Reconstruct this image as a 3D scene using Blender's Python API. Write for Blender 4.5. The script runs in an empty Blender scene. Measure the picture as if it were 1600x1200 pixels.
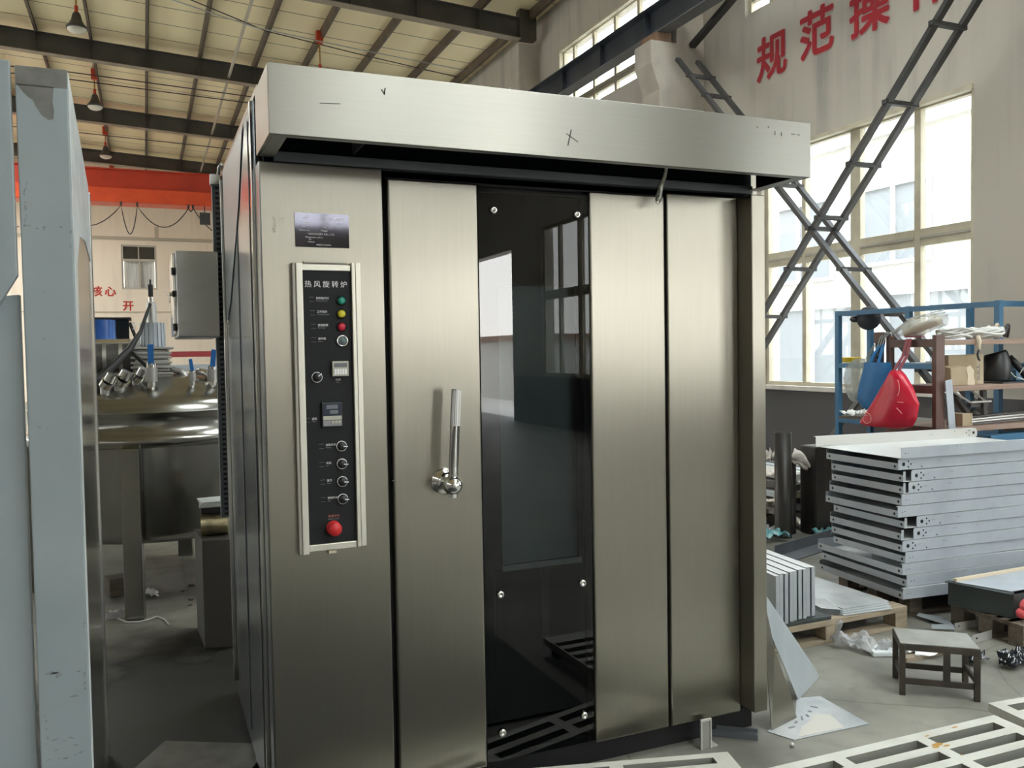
import bpy, bmesh, math, random
from mathutils import Vector, Matrix, Euler

SC = bpy.context.scene
COL = SC.collection
R = math.radians
random.seed(7)

# ------------------------------------------------------------------ camera
cam_data = bpy.data.cameras.new('camera')
cam = bpy.data.objects.new('camera', cam_data)
COL.objects.link(cam)
cam_data.sensor_fit = 'HORIZONTAL'
cam_data.sensor_width = 36.0
cam_data.lens = 36.0 * 1343.0 / 1600.0
cam_data.clip_start = 0.05
cam_data.clip_end = 300
_m = Matrix(((0.91944981, 0.03006641, -0.39205619, -0.35142425),
             (-0.39285536, 0.0280611, -0.91917204, -2.84617199),
             (-0.01663468, 0.99915393, 0.03761252, 1.6),
             (0, 0, 0, 1)))
cam.matrix_world = _m
SC.camera = cam

# ------------------------------------------------------------------ world, light, exposure
SC.view_settings.view_transform = 'Standard'
SC.view_settings.look = 'None'
SC.view_settings.gamma = 1.0
SC.view_settings.use_curve_mapping = False
SC.view_settings.exposure = 3.95
world = bpy.data.worlds.new('overcast_sky')
SC.world = world
world.use_nodes = True
_nt = world.node_tree
_bg = _nt.nodes['Background']
_tc = _nt.nodes.new('ShaderNodeTexCoord')
_sep = _nt.nodes.new('ShaderNodeSeparateXYZ')
_rmp = _nt.nodes.new('ShaderNodeValToRGB')
_nt.links.new(_tc.outputs['Generated'], _sep.inputs[0])
_nt.links.new(_sep.outputs['Z'], _rmp.inputs[0])
_nt.links.new(_rmp.outputs[0], _bg.inputs[0])
_rmp.color_ramp.elements[0].position = 0.0
_rmp.color_ramp.elements[0].color = (1.0, 0.985, 0.94, 1)
_rmp.color_ramp.elements[1].position = 0.6
_rmp.color_ramp.elements[1].color = (0.80, 0.87, 0.94, 1)
_bg.inputs[1].default_value = 1.6
SC.cycles.use_denoising = True
SC.cycles.max_bounces = 12
SC.cycles.diffuse_bounces = 6
SC.cycles.glossy_bounces = 5
SC.cycles.transparent_max_bounces = 12
SC.cycles.sample_clamp_indirect = 6.0


def portal(name, loc, rot, sx, sy):
    d = bpy.data.lights.new(name, 'AREA')
    d.shape = 'RECTANGLE'
    d.size = sx
    d.size_y = sy
    d.cycles.is_portal = True
    o = bpy.data.objects.new(name, d)
    COL.objects.link(o)
    o.location = loc
    o.rotation_euler = rot
    return o


# daylight enters by the window rows of both long walls and the added roof and left low openings (sampling portals only)
portal('daylight_low_windows', (7.9, -2.0, 2.65), (0, R(90), 0), 3.3, 44)
portal('daylight_high_windows', (7.9, 4.0, 6.9), (0, R(90), 0), 1.5, 56)
for (_x, _y, _sx, _sy) in ((4.3, -2.5, 3.5, 2.1), (4.1, -7.9, 3.9, 3.1), (4.1, -14.2, 3.9, 3.1), (4.9, 3.5, 3.1, 2.3), (-8.4, 16.4, 7.3, 3.7), (-8.4, 21.9, 7.3, 3.9), (-8.4, 28.2, 7.3, 4.1)):
    portal('daylight_added_rooflight', (_x, _y, 9.75), (0, 0, 0), _sx, _sy)
portal('daylight_added_low_windows', (-14.4, 20.5, 2.65), (0, R(-90), 0), 3.3, 22)
portal('daylight_far_high_windows', (-14.4, 4.0, 6.9), (0, R(-90), 0), 1.5, 56)


# ------------------------------------------------------------------ materials
MATS = {}


def _new(name):
    m = bpy.data.materials.new(name)
    m.use_nodes = True
    nt = m.node_tree
    b = nt.nodes['Principled BSDF']
    MATS[name] = m
    return m, nt, b


def c4(c):
    return (c[0], c[1], c[2], 1.0)


def mat(name, col, rough=0.5, metal=0.0, col2=None, nscale=6.0, namt=(0.4, 0.7), bump=0.0, bscale=40.0,
        stretch=(1, 1, 1), spec=0.5, rough2=None, emis=None, coat=0.0, detail=6.0, alpha=None, aniso=0.0):
    m, nt, b = _new(name)
    b.inputs['Base Color'].default_value = c4(col)
    b.inputs['Roughness'].default_value = rough
    b.inputs['Metallic'].default_value = metal
    b.inputs['Specular IOR Level'].default_value = spec
    b.inputs['Coat Weight'].default_value = coat
    if alpha is not None:
        b.inputs['Alpha'].default_value = alpha
    if emis:
        b.inputs['Emission Color'].default_value = c4(emis[0])
        b.inputs['Emission Strength'].default_value = emis[1]
    if col2 is not None or bump or rough2 is not None:
        tc = nt.nodes.new('ShaderNodeTexCoord')
        mp = nt.nodes.new('ShaderNodeMapping')
        mp.inputs['Scale'].default_value = stretch
        nt.links.new(tc.outputs['Object'], mp.inputs[0])
        if col2 is not None or rough2 is not None:
            n = nt.nodes.new('ShaderNodeTexNoise')
            n.inputs['Scale'].default_value = nscale
            n.inputs['Detail'].default_value = detail
            nt.links.new(mp.outputs[0], n.inputs['Vector'])
            rp = nt.nodes.new('ShaderNodeMapRange')
            rp.inputs['From Min'].default_value = namt[0]
            rp.inputs['From Max'].default_value = namt[1]
            nt.links.new(n.outputs['Fac'], rp.inputs['Value'])
            if col2 is not None:
                mx = nt.nodes.new('ShaderNodeMix')
                mx.data_type = 'RGBA'
                mx.inputs['A'].default_value = c4(col)
                mx.inputs['B'].default_value = c4(col2)
                nt.links.new(rp.outputs[0], mx.inputs['Factor'])
                nt.links.new(mx.outputs['Result'], b.inputs['Base Color'])
            if rough2 is not None:
                rr = nt.nodes.new('ShaderNodeMapRange')
                rr.inputs['To Min'].default_value = rough
                rr.inputs['To Max'].default_value = rough2
                nt.links.new(rp.outputs[0], rr.inputs['Value'])
                nt.links.new(rr.outputs[0], b.inputs['Roughness'])
        if bump:
            n2 = nt.nodes.new('ShaderNodeTexNoise')
            n2.inputs['Scale'].default_value = bscale
            n2.inputs['Detail'].default_value = 3.0
            nt.links.new(mp.outputs[0], n2.inputs['Vector'])
            bp = nt.nodes.new('ShaderNodeBump')
            bp.inputs['Strength'].default_value = bump
            bp.inputs['Distance'].default_value = 0.01
            nt.links.new(n2.outputs['Fac'], bp.inputs['Height'])
            nt.links.new(bp.outputs[0], b.inputs['Normal'])
    return m


def steel(name, col, rough, grain=(1.5, 1.5, 160), bump=0.02, wave=0.03, blotch=0.05, across=None, aniso=0.0, wscale=2.2):
    """brushed stainless sheet: fine grain lines, slightly wavy sheet, faint blotches in the finish"""
    m, nt, b = _new(name)
    b.inputs['Metallic'].default_value = 1.0
    if across:      # brushed finish: rougher across the brush lines than along them
        b.inputs['Anisotropic'].default_value = aniso
        tv = nt.nodes.new('ShaderNodeCombineXYZ')
        for _i in range(3):
            tv.inputs[_i].default_value = across[_i]
        nt.links.new(tv.outputs[0], b.inputs['Tangent'])
    tc = nt.nodes.new('ShaderNodeTexCoord')
    mp = nt.nodes.new('ShaderNodeMapping')
    mp.inputs['Scale'].default_value = grain
    nt.links.new(tc.outputs['Object'], mp.inputs[0])
    g = nt.nodes.new('ShaderNodeTexNoise')
    g.inputs['Scale'].default_value = 4.0
    g.inputs['Detail'].default_value = 4.0
    nt.links.new(mp.outputs[0], g.inputs['Vector'])
    w = nt.nodes.new('ShaderNodeTexNoise')
    w.inputs['Scale'].default_value = wscale
    w.inputs['Detail'].default_value = 1.0
    nt.links.new(tc.outputs['Object'], w.inputs['Vector'])
    bl = nt.nodes.new('ShaderNodeTexNoise')
    bl.inputs['Scale'].default_value = 5.0
    bl.inputs['Detail'].default_value = 7.0
    nt.links.new(tc.outputs['Object'], bl.inputs['Vector'])
    mx = nt.nodes.new('ShaderNodeMix')
    mx.data_type = 'RGBA'
    mx.inputs['A'].default_value = c4([x * 0.90 for x in col])
    mx.inputs['B'].default_value = c4(col)
    nt.links.new(g.outputs['Fac'], mx.inputs['Factor'])
    nt.links.new(mx.outputs['Result'], b.inputs['Base Color'])
    rr = nt.nodes.new('ShaderNodeMapRange')
    rr.inputs['To Min'].default_value = rough - blotch
    rr.inputs['To Max'].default_value = rough + blotch
    nt.links.new(bl.outputs['Fac'], rr.inputs['Value'])
    nt.links.new(rr.outputs[0], b.inputs['Roughness'])
    b1 = nt.nodes.new('ShaderNodeBump')
    b1.inputs['Strength'].default_value = wave
    b1.inputs['Distance'].default_value = 0.05
    nt.links.new(w.outputs['Fac'], b1.inputs['Height'])
    b2 = nt.nodes.new('ShaderNodeBump')
    b2.inputs['Strength'].default_value = bump
    b2.inputs['Distance'].default_value = 0.004
    nt.links.new(g.outputs['Fac'], b2.inputs['Height'])
    nt.links.new(b1.outputs[0], b2.inputs['Normal'])
    nt.links.new(b2.outputs[0], b.inputs['Normal'])
    return m


def glass(name, tint, gloss_rough=0.0, ior=1.5):
    """a thin pane: straight-through tinted light plus fresnel reflection"""
    m, nt, b = _new(name)
    out = nt.nodes['Material Output']
    nt.nodes.remove(b)
    t = nt.nodes.new('ShaderNodeBsdfTransparent')
    t.inputs[0].default_value = c4(tint)
    g = nt.nodes.new('ShaderNodeBsdfGlossy')
    g.inputs['Roughness'].default_value = gloss_rough
    f = nt.nodes.new('ShaderNodeFresnel')
    ge = nt.nodes.new('ShaderNodeNewGeometry')     # same reflectance from either side of the thin pane
    io = nt.nodes.new('ShaderNodeMapRange')
    io.inputs['To Min'].default_value = ior
    io.inputs['To Max'].default_value = 1.0 / ior
    nt.links.new(ge.outputs['Backfacing'], io.inputs['Value'])
    nt.links.new(io.outputs[0], f.inputs[0])
    mx = nt.nodes.new('ShaderNodeMixShader')
    nt.links.new(f.outputs[0], mx.inputs[0])
    nt.links.new(t.outputs[0], mx.inputs[1])
    nt.links.new(g.outputs[0], mx.inputs[2])
    nt.links.new(mx.outputs[0], out.inputs['Surface'])
    return m


def film(name, col, alpha, rough=0.25):
    """clear crumpled plastic film"""
    m, nt, b = _new(name)
    b.inputs['Base Color'].default_value = c4(col)
    b.inputs['Roughness'].default_value = rough
    b.inputs['Alpha'].default_value = alpha
    tc = nt.nodes.new('ShaderNodeTexCoord')
    n = nt.nodes.new('ShaderNodeTexNoise')
    n.inputs['Scale'].default_value = 28
    n.inputs['Detail'].default_value = 4
    nt.links.new(tc.outputs['Object'], n.inputs['Vector'])
    bp = nt.nodes.new('ShaderNodeBump')
    bp.inputs['Strength'].default_value = 0.7
    bp.inputs['Distance'].default_value = 0.02
    nt.links.new(n.outputs['Fac'], bp.inputs['Height'])
    nt.links.new(bp.outputs[0], b.inputs['Normal'])
    return m


def concrete():
    m, nt, b = _new('concrete_floor')
    tc = nt.nodes.new('ShaderNodeTexCoord')
    n1 = nt.nodes.new('ShaderNodeTexNoise')
    n1.inputs['Scale'].default_value = 1.3
    n1.inputs['Detail'].default_value = 8
    n2 = nt.nodes.new('ShaderNodeTexNoise')
    n2.inputs['Scale'].default_value = 9
    n2.inputs['Detail'].default_value = 8
    v = nt.nodes.new('ShaderNodeTexVoronoi')
    v.feature = 'DISTANCE_TO_EDGE'
    v.inputs['Scale'].default_value = 0.55
    ns = nt.nodes.new('ShaderNodeTexNoise')
    ns.inputs['Scale'].default_value = 3
    for q in (n1, n2, ns):
        nt.links.new(tc.outputs['Object'], q.inputs['Vector'])
    va = nt.nodes.new('ShaderNodeMix')
    va.data_type = 'VECTOR'
    va.inputs['Factor'].default_value = 0.06
    nt.links.new(tc.outputs['Object'], va.inputs['A'])
    nt.links.new(ns.outputs['Color'], va.inputs['B'])
    nt.links.new(va.outputs['Result'], v.inputs['Vector'])
    r1 = nt.nodes.new('ShaderNodeValToRGB')
    r1.color_ramp.elements[0].position = 0.33
    r1.color_ramp.elements[0].color = (0.125, 0.122, 0.106, 1)
    r1.color_ramp.elements[1].position = 0.68
    r1.color_ramp.elements[1].color = (0.30, 0.288, 0.25, 1)
    nt.links.new(n1.outputs['Fac'], r1.inputs[0])
    r2 = nt.nodes.new('ShaderNodeMapRange')
    r2.inputs['From Min'].default_value = 0.55
    r2.inputs['From Max'].default_value = 0.75
    nt.links.new(n2.outputs['Fac'], r2.inputs['Value'])
    mx = nt.nodes.new('ShaderNodeMix')
    mx.data_type = 'RGBA'
    mx.inputs['B'].default_value = (0.075, 0.07, 0.06, 1)
    nt.links.new(r1.outputs[0], mx.inputs['A'])
    mlt = nt.nodes.new('ShaderNodeMath')
    mlt.operation = 'MULTIPLY'
    mlt.inputs[1].default_value = 0.30
    nt.links.new(r2.outputs[0], mlt.inputs[0])
    nt.links.new(mlt.outputs[0], mx.inputs['Factor'])
    cr = nt.nodes.new('ShaderNodeMapRange')
    cr.inputs['From Min'].default_value = 0.0
    cr.inputs['From Max'].default_value = 0.003
    cr.inputs['To Min'].default_value = 0.4
    cr.inputs['To Max'].default_value = 0.0
    nt.links.new(v.outputs['Distance'], cr.inputs['Value'])
    mx2 = nt.nodes.new('ShaderNodeMix')
    mx2.data_type = 'RGBA'
    mx2.inputs['B'].default_value = (0.035, 0.032, 0.028, 1)
    nt.links.new(cr.outputs[0], mx2.inputs['Factor'])
    nt.links.new(mx.outputs['Result'], mx2.inputs['A'])
    nt.links.new(mx2.outputs['Result'], b.inputs['Base Color'])
    rr = nt.nodes.new('ShaderNodeMapRange')
    rr.inputs['To Min'].default_value = 0.38
    rr.inputs['To Max'].default_value = 0.75
    nt.links.new(n2.outputs['Fac'], rr.inputs['Value'])
    nt.links.new(rr.outputs[0], b.inputs['Roughness'])
    bp = nt.nodes.new('ShaderNodeBump')
    bp.inputs['Strength'].default_value = 0.15
    bp.inputs['Distance'].default_value = 0.01
    nt.links.new(n2.outputs['Fac'], bp.inputs['Height'])
    nt.links.new(bp.outputs[0], b.inputs['Normal'])


def plaster(name, base, stain, dado=None, dado_z=1.07):
    """painted wall with rain streaks; optional dark painted dado"""
    m, nt, b = _new(name)
    b.inputs['Roughness'].default_value = 0.8
    tc = nt.nodes.new('ShaderNodeTexCoord')
    mp = nt.nodes.new('ShaderNodeMapping')
    mp.inputs['Scale'].default_value = (2.2, 2.2, 0.14)
    nt.links.new(tc.outputs['Object'], mp.inputs[0])
    n = nt.nodes.new('ShaderNodeTexNoise')
    n.inputs['Scale'].default_value = 2.0
    n.inputs['Detail'].default_value = 6
    nt.links.new(mp.outputs[0], n.inputs['Vector'])
    r = nt.nodes.new('ShaderNodeMapRange')
    r.inputs['From Min'].default_value = 0.48
    r.inputs['From Max'].default_value = 0.72
    nt.links.new(n.outputs['Fac'], r.inputs['Value'])
    n2 = nt.nodes.new('ShaderNodeTexNoise')
    n2.inputs['Scale'].default_value = 0.9
    n2.inputs['Detail'].default_value = 7
    nt.links.new(tc.outputs['Object'], n2.inputs['Vector'])
    r2 = nt.nodes.new('ShaderNodeMapRange')
    r2.inputs['From Min'].default_value = 0.35
    r2.inputs['From Max'].default_value = 0.7
    nt.links.new(n2.outputs['Fac'], r2.inputs['Value'])
    mul = nt.nodes.new('ShaderNodeMath')
    mul.operation = 'MULTIPLY'
    nt.links.new(r.outputs[0], mul.inputs[0])
    nt.links.new(r2.outputs[0], mul.inputs[1])
    mx = nt.nodes.new('ShaderNodeMix')
    mx.data_type = 'RGBA'
    mx.inputs['A'].default_value = c4(base)
    mx.inputs['B'].default_value = c4(stain)
    nt.links.new(mul.outputs[0], mx.inputs['Factor'])
    src = mx.outputs['Result']
    if dado:
        sp = nt.nodes.new('ShaderNodeSeparateXYZ')
        nt.links.new(tc.outputs['Object'], sp.inputs[0])
        lt = nt.nodes.new('ShaderNodeMath')
        lt.operation = 'LESS_THAN'
        lt.inputs[1].default_value = dado_z
        nt.links.new(sp.outputs['Z'], lt.inputs[0])
        mx2 = nt.nodes.new('ShaderNodeMix')
        mx2.data_type = 'RGBA'
        mx2.inputs['B'].default_value = c4(dado)
        nt.links.new(src, mx2.inputs['A'])
        nt.links.new(lt.outputs[0], mx2.inputs['Factor'])
        src = mx2.outputs['Result']
    nt.links.new(src, b.inputs['Base Color'])
    return m


def roof_panel():
    m, nt, b = _new('cream_roof_sheet')
    b.inputs['Roughness'].default_value = 0.6
    tc = nt.nodes.new('ShaderNodeTexCoord')
    sp = nt.nodes.new('ShaderNodeSeparateXYZ')
    nt.links.new(tc.outputs['Object'], sp.inputs[0])
    md = nt.nodes.new('ShaderNodeMath')
    md.operation = 'PINGPONG'
    md.inputs[1].default_value = 0.5
    nt.links.new(sp.outputs['Y'], md.inputs[0])
    lt = nt.nodes.new('ShaderNodeMath')
    lt.operation = 'LESS_THAN'
    lt.inputs[1].default_value = 0.018
    nt.links.new(md.outputs[0], lt.inputs[0])
    n = nt.nodes.new('ShaderNodeTexNoise')
    n.inputs['Scale'].default_value = 0.7
    nt.links.new(tc.outputs['Object'], n.inputs['Vector'])
    mx0 = nt.nodes.new('ShaderNodeMix')
    mx0.data_type = 'RGBA'
    mx0.inputs['A'].default_value = (0.88, 0.74, 0.46, 1)
    mx0.inputs['B'].default_value = (0.95, 0.83, 0.56, 1)
    nt.links.new(n.outputs['Fac'], mx0.inputs['Factor'])
    mx = nt.nodes.new('ShaderNodeMix')
    mx.data_type = 'RGBA'
    mx.inputs['B'].default_value = (0.24, 0.19, 0.12, 1)
    nt.links.new(mx0.outputs['Result'], mx.inputs['A'])
    nt.links.new(lt.outputs[0], mx.inputs['Factor'])
    nt.links.new(mx.outputs['Result'], b.inputs['Base Color'])


concrete()
plaster('wall_plaster', (0.54, 0.50, 0.44), (0.31, 0.29, 0.275), dado=(0.10, 0.095, 0.10), dado_z=1.05)
plaster('end_wall_paint', (0.80, 0.70, 0.58), (0.62, 0.54, 0.44))
roof_panel()
steel('steel_front', (0.37, 0.352, 0.302), 0.312, grain=(40, 40, 0.8), across=(1, 0, 0), aniso=0.85, blotch=0.02)
steel('steel_hood', (0.30, 0.292, 0.268), 0.31, grain=(0.8, 0.8, 45), across=(0, 0, 1), aniso=0.92, wave=0.10, wscale=1.2, blotch=0.02)
steel('steel_bright', (0.78, 0.77, 0.74), 0.16, grain=(3, 3, 3), bump=0.02, wave=0.03)
steel('steel_tank', (0.36, 0.355, 0.335), 0.22, grain=(2, 2, 60), bump=0.03, wave=0.05)
steel('steel_dull', (0.55, 0.55, 0.54), 0.42, grain=(4, 4, 20))
steel('steel_side', (0.42, 0.46, 0.50), 0.22, grain=(1.5, 1.5, 90), wave=0.06)
mat('chrome', (0.86, 0.86, 0.86), 0.06, 1.0)
mat('blue_film', (0.30, 0.345, 0.365), 0.36, 0.0, col2=(0.26, 0.305, 0.325), nscale=2.5, bump=0.05, bscale=30, spec=0.5)
mat('white_film', (0.80, 0.84, 0.86), 0.35, col2=(0.62, 0.67, 0.70), nscale=9, bump=0.25, bscale=14)
mat('bare_grey_steel', (0.22, 0.22, 0.21), 0.4, 0.4, col2=(0.14, 0.14, 0.135), nscale=12)
mat('galvanised', (0.47, 0.51, 0.565), 0.42, 0.2, col2=(0.40, 0.435, 0.49), nscale=5, bump=0.03)
mat('galvanised_lit', (0.62, 0.64, 0.65), 0.4, 0.1)  # lighter copy for upward faces: the light falling on them is painted in
mat('grey_sheet', (0.46, 0.50, 0.53), 0.4, 0.35, col2=(0.38, 0.42, 0.45), nscale=5)
mat('dark_paint', (0.035, 0.035, 0.042), 0.45, 0.0, col2=(0.055, 0.05, 0.05), nscale=4)
mat('brace_paint', (0.032, 0.031, 0.033), 0.5, 0.0, col2=(0.055, 0.052, 0.05), nscale=7)
mat('rafter_paint', (0.055, 0.05, 0.043), 0.6, col2=(0.085, 0.075, 0.06), nscale=2)
mat('rafter_flange', (0.34, 0.28, 0.21), 0.6, col2=(0.26, 0.21, 0.16), nscale=3)
mat('purlin_paint', (0.10, 0.075, 0.055), 0.6, col2=(0.15, 0.11, 0.08), nscale=3)
mat('girder_blue', (0.055, 0.065, 0.085), 0.33, 0.35, col2=(0.09, 0.10, 0.125), nscale=1.5)
mat('girder_flange', (0.17, 0.175, 0.19), 0.4, 0.2)  # girder blue lightened: light on the flange underside is painted in
mat('girder_brown', (0.28, 0.17, 0.11), 0.6, col2=(0.2, 0.12, 0.08), nscale=3)
mat('concrete_column', (0.56, 0.52, 0.46), 0.85, col2=(0.46, 0.42, 0.38), nscale=3)
mat('cream_frame', (0.58, 0.53, 0.40), 0.5, col2=(0.48, 0.43, 0.32), nscale=6)
mat('grey_frame', (0.44, 0.41, 0.35), 0.5)
mat('crane_red', (0.52, 0.045, 0.018), 0.42, col2=(0.42, 0.035, 0.015), nscale=2)
mat('crane_red_light', (0.72, 0.085, 0.022), 0.42, col2=(0.6, 0.06, 0.02), nscale=2)
mat('box_red', (0.55, 0.06, 0.02), 0.5)
mat('letter_red', (0.40, 0.016, 0.028), 0.6)
mat('letter_red_bright', (0.50, 0.03, 0.02), 0.6)
mat('letter_edge', (0.56, 0.38, 0.36), 0.7)
mat('black_plastic', (0.012, 0.012, 0.013), 0.4)
mat('black_board', (0.012, 0.0125, 0.015), 0.55, spec=0.25)
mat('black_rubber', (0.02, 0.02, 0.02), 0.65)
mat('black_void', (0.006, 0.006, 0.007), 0.7)
mat('black_glass', (0.006, 0.009, 0.014), 0.04, spec=0.6)
mat('inner_glass', (0.40, 0.46, 0.44), 0.2, 0.0, col2=(0.24, 0.29, 0.29), nscale=1.5, spec=0.6)  # pale base colour stands in for workshop haze mirrored in the pane
mat('interior_dark', (0.004, 0.006, 0.008), 0.7, spec=0.1)
mat('alu_trim', (0.70, 0.68, 0.60), 0.33, 0.65)
mat('alu_dark', (0.36, 0.34, 0.30), 0.4, 0.6)
mat('plate_black', (0.085, 0.082, 0.10), 0.05, 1.0)
mat('print_white', (0.88, 0.88, 0.90), 0.5)
mat('plate_print', (0.60, 0.62, 0.62), 0.4)
mat('print_grey', (0.26, 0.26, 0.28), 0.5)
mat('print_red', (0.55, 0.18, 0.14), 0.5)
mat('button_green', (0.01, 0.24, 0.17), 0.35)
mat('button_yellow', (0.62, 0.56, 0.03), 0.35)
mat('button_red', (0.62, 0.02, 0.05), 0.35)
mat('stop_red', (0.55, 0.02, 0.025), 0.45)
mat('button_grey', (0.18, 0.24, 0.25), 0.35)
mat('timer_beige', (0.46, 0.45, 0.38), 0.5)
mat('lcd_grey', (0.15, 0.16, 0.19), 0.25)
mat('controller_navy', (0.018, 0.028, 0.05), 0.25)
mat('shelf_blue', (0.035, 0.13, 0.25), 0.45, 0.0, col2=(0.05, 0.17, 0.30), nscale=5)
mat('brown_steel', (0.105, 0.055, 0.045), 0.5, col2=(0.15, 0.085, 0.07), nscale=5)
mat('brown_plank', (0.36, 0.25, 0.20), 0.7, col2=(0.27, 0.18, 0.14), nscale=4, stretch=(1, 8, 8))
mat('wood', (0.35, 0.285, 0.205), 0.8, col2=(0.23, 0.18, 0.125), nscale=5, stretch=(1.2, 8, 8), bump=0.2)
mat('wood_dark', (0.16, 0.13, 0.10), 0.8, col2=(0.10, 0.08, 0.06), nscale=5, stretch=(1.2, 8, 8))
mat('cardboard', (0.42, 0.33, 0.22), 0.8, col2=(0.36, 0.28, 0.18), nscale=6)
mat('cardboard_light', (0.68, 0.58, 0.44), 0.8)
mat('bag_blue', (0.01, 0.16, 0.42), 0.55, col2=(0.008, 0.12, 0.33), nscale=7, bump=0.3, bscale=9)
mat('bag_red', (0.60, 0.012, 0.045), 0.3, col2=(0.50, 0.008, 0.03), nscale=7, bump=0.6, bscale=6)
mat('bag_red_strap', (0.26, 0.06, 0.075), 0.5)
mat('bag_print', (0.82, 0.45, 0.45), 0.5)
film('bag_clear', (0.42, 0.46, 0.44), 0.5)
film('wrap_clear', (0.66, 0.66, 0.62), 0.5, 0.15)
film('foil_clear', (0.55, 0.55, 0.57), 0.45, 0.10)
mat('cable_white', (0.66, 0.66, 0.64), 0.4)
mat('cable_grey', (0.42, 0.43, 0.43), 0.4)
mat('cable_black', (0.02, 0.02, 0.022), 0.5)
mat('rag_white', (0.80, 0.75, 0.70), 0.85, col2=(0.66, 0.60, 0.55), nscale=9)
mat('paper_white', (0.86, 0.86, 0.84), 0.7)
mat('yellow_plastic', (0.80, 0.55, 0.01), 0.5)
mat('cap_dark', (0.035, 0.035, 0.045), 0.8)
mat('tube_black', (0.022, 0.020, 0.019), 0.42, 0.2, col2=(0.04, 0.033, 0.028), nscale=4, stretch=(4, 4, 0.5))
mat('dark_slate', (0.10, 0.11, 0.125), 0.5, 0.2, col2=(0.14, 0.15, 0.165), nscale=3)
mat('bin_dark', (0.05, 0.06, 0.06), 0.5, 0.2)
mat('bar_pale', (0.62, 0.61, 0.58), 0.35, 0.4)
mat('bar_dark', (0.10, 0.095, 0.09), 0.5, 0.3)
mat('bar_olive', (0.30, 0.28, 0.20), 0.5, 0.3)
mat('grate_white', (0.62, 0.615, 0.565), 0.45, 0.1, col2=(0.54, 0.53, 0.48), nscale=7)
mat('grate_wall', (0.32, 0.32, 0.29), 0.5, 0.3)
mat('rust', (0.46, 0.25, 0.06), 0.8)
mat('stool_steel', (0.05, 0.042, 0.034), 0.55, 0.3, col2=(0.085, 0.072, 0.056), nscale=9)
mat('stool_top', (0.46, 0.46, 0.43), 0.4, 0.5, col2=(0.34, 0.34, 0.31), nscale=8)
mat('worn_sheet', (0.50, 0.52, 0.54), 0.4, 0.3, col2=(0.36, 0.39, 0.41), nscale=6)
mat('white_scrap', (0.56, 0.54, 0.50), 0.6)
mat('lamp_shell', (0.05, 0.045, 0.04), 0.5)
mat('lamp_glass', (0.72, 0.68, 0.58), 0.25)
mat('teal_film', (0.05, 0.25, 0.28), 0.35, col2=(0.30, 0.45, 0.47), nscale=14)
mat('drum_blue', (0.02, 0.09, 0.36), 0.25, col2=(0.04, 0.14, 0.45), nscale=6)
mat('valve_blue', (0.01, 0.13, 0.42), 0.45)
mat('gold_foil', (0.52, 0.46, 0.30), 0.3, 0.7, col2=(0.36, 0.32, 0.20), nscale=14, bump=0.6, bscale=20)
mat('curtain_pale', (0.60, 0.62, 0.60), 0.8, col2=(0.40, 0.42, 0.42), nscale=3, stretch=(7, 1, 0.4))
mat('dark_pane', (0.05, 0.055, 0.045), 0.15)
mat('outside_ground', (0.85, 0.83, 0.77), 0.9)
mat('outside_wall', (0.62, 0.61, 0.58), 0.9)
mat('outside_frame', (0.80, 0.80, 0.80), 0.6)
mat('outside_pane', (0.30, 0.32, 0.34), 0.6)
mat('conduit_grey', (0.45, 0.40, 0.32), 0.5)
mat('red_machine', (0.42, 0.05, 0.06), 0.5)
mat('pink_glove', (0.75, 0.10, 0.12), 0.6)


def aisle_shade_material():
    m, nt, b = _new('aisle_shade')  # shade between the ovens, painted as a near-black patch fading at the rim
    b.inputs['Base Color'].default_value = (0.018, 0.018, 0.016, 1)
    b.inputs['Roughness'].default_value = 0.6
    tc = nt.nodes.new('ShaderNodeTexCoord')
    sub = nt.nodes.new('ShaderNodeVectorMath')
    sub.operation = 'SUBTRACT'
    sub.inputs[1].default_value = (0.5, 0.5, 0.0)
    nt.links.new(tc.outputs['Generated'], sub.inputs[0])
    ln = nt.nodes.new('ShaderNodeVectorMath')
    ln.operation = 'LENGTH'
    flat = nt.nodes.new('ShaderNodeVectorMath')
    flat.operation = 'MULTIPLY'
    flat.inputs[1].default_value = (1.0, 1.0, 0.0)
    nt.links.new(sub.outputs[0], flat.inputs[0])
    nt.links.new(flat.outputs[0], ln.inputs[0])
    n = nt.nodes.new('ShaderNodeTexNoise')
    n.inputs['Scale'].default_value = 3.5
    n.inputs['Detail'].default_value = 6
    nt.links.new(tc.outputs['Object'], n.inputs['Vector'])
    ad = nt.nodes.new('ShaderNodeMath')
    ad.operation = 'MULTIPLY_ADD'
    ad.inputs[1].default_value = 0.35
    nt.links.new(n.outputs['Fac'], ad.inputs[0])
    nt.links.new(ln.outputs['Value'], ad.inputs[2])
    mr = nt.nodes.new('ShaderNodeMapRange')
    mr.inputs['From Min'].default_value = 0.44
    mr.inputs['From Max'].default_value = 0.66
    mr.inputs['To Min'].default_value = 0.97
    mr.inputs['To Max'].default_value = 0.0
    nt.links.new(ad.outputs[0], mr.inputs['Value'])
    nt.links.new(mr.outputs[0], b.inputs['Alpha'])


aisle_shade_material()
mat('speck', (0.30, 0.27, 0.22), 0.6)
mat('scratch_dark', (0.07, 0.07, 0.07), 0.6)
mat('scratch', (0.20, 0.21, 0.22), 0.6)
glass('pane_glass', (0.30, 0.31, 0.31))
glass('added_rooflight', (0.90, 0.90, 0.86))
glass('door_glass', (0.20, 0.225, 0.235), ior=1.5)


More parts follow.
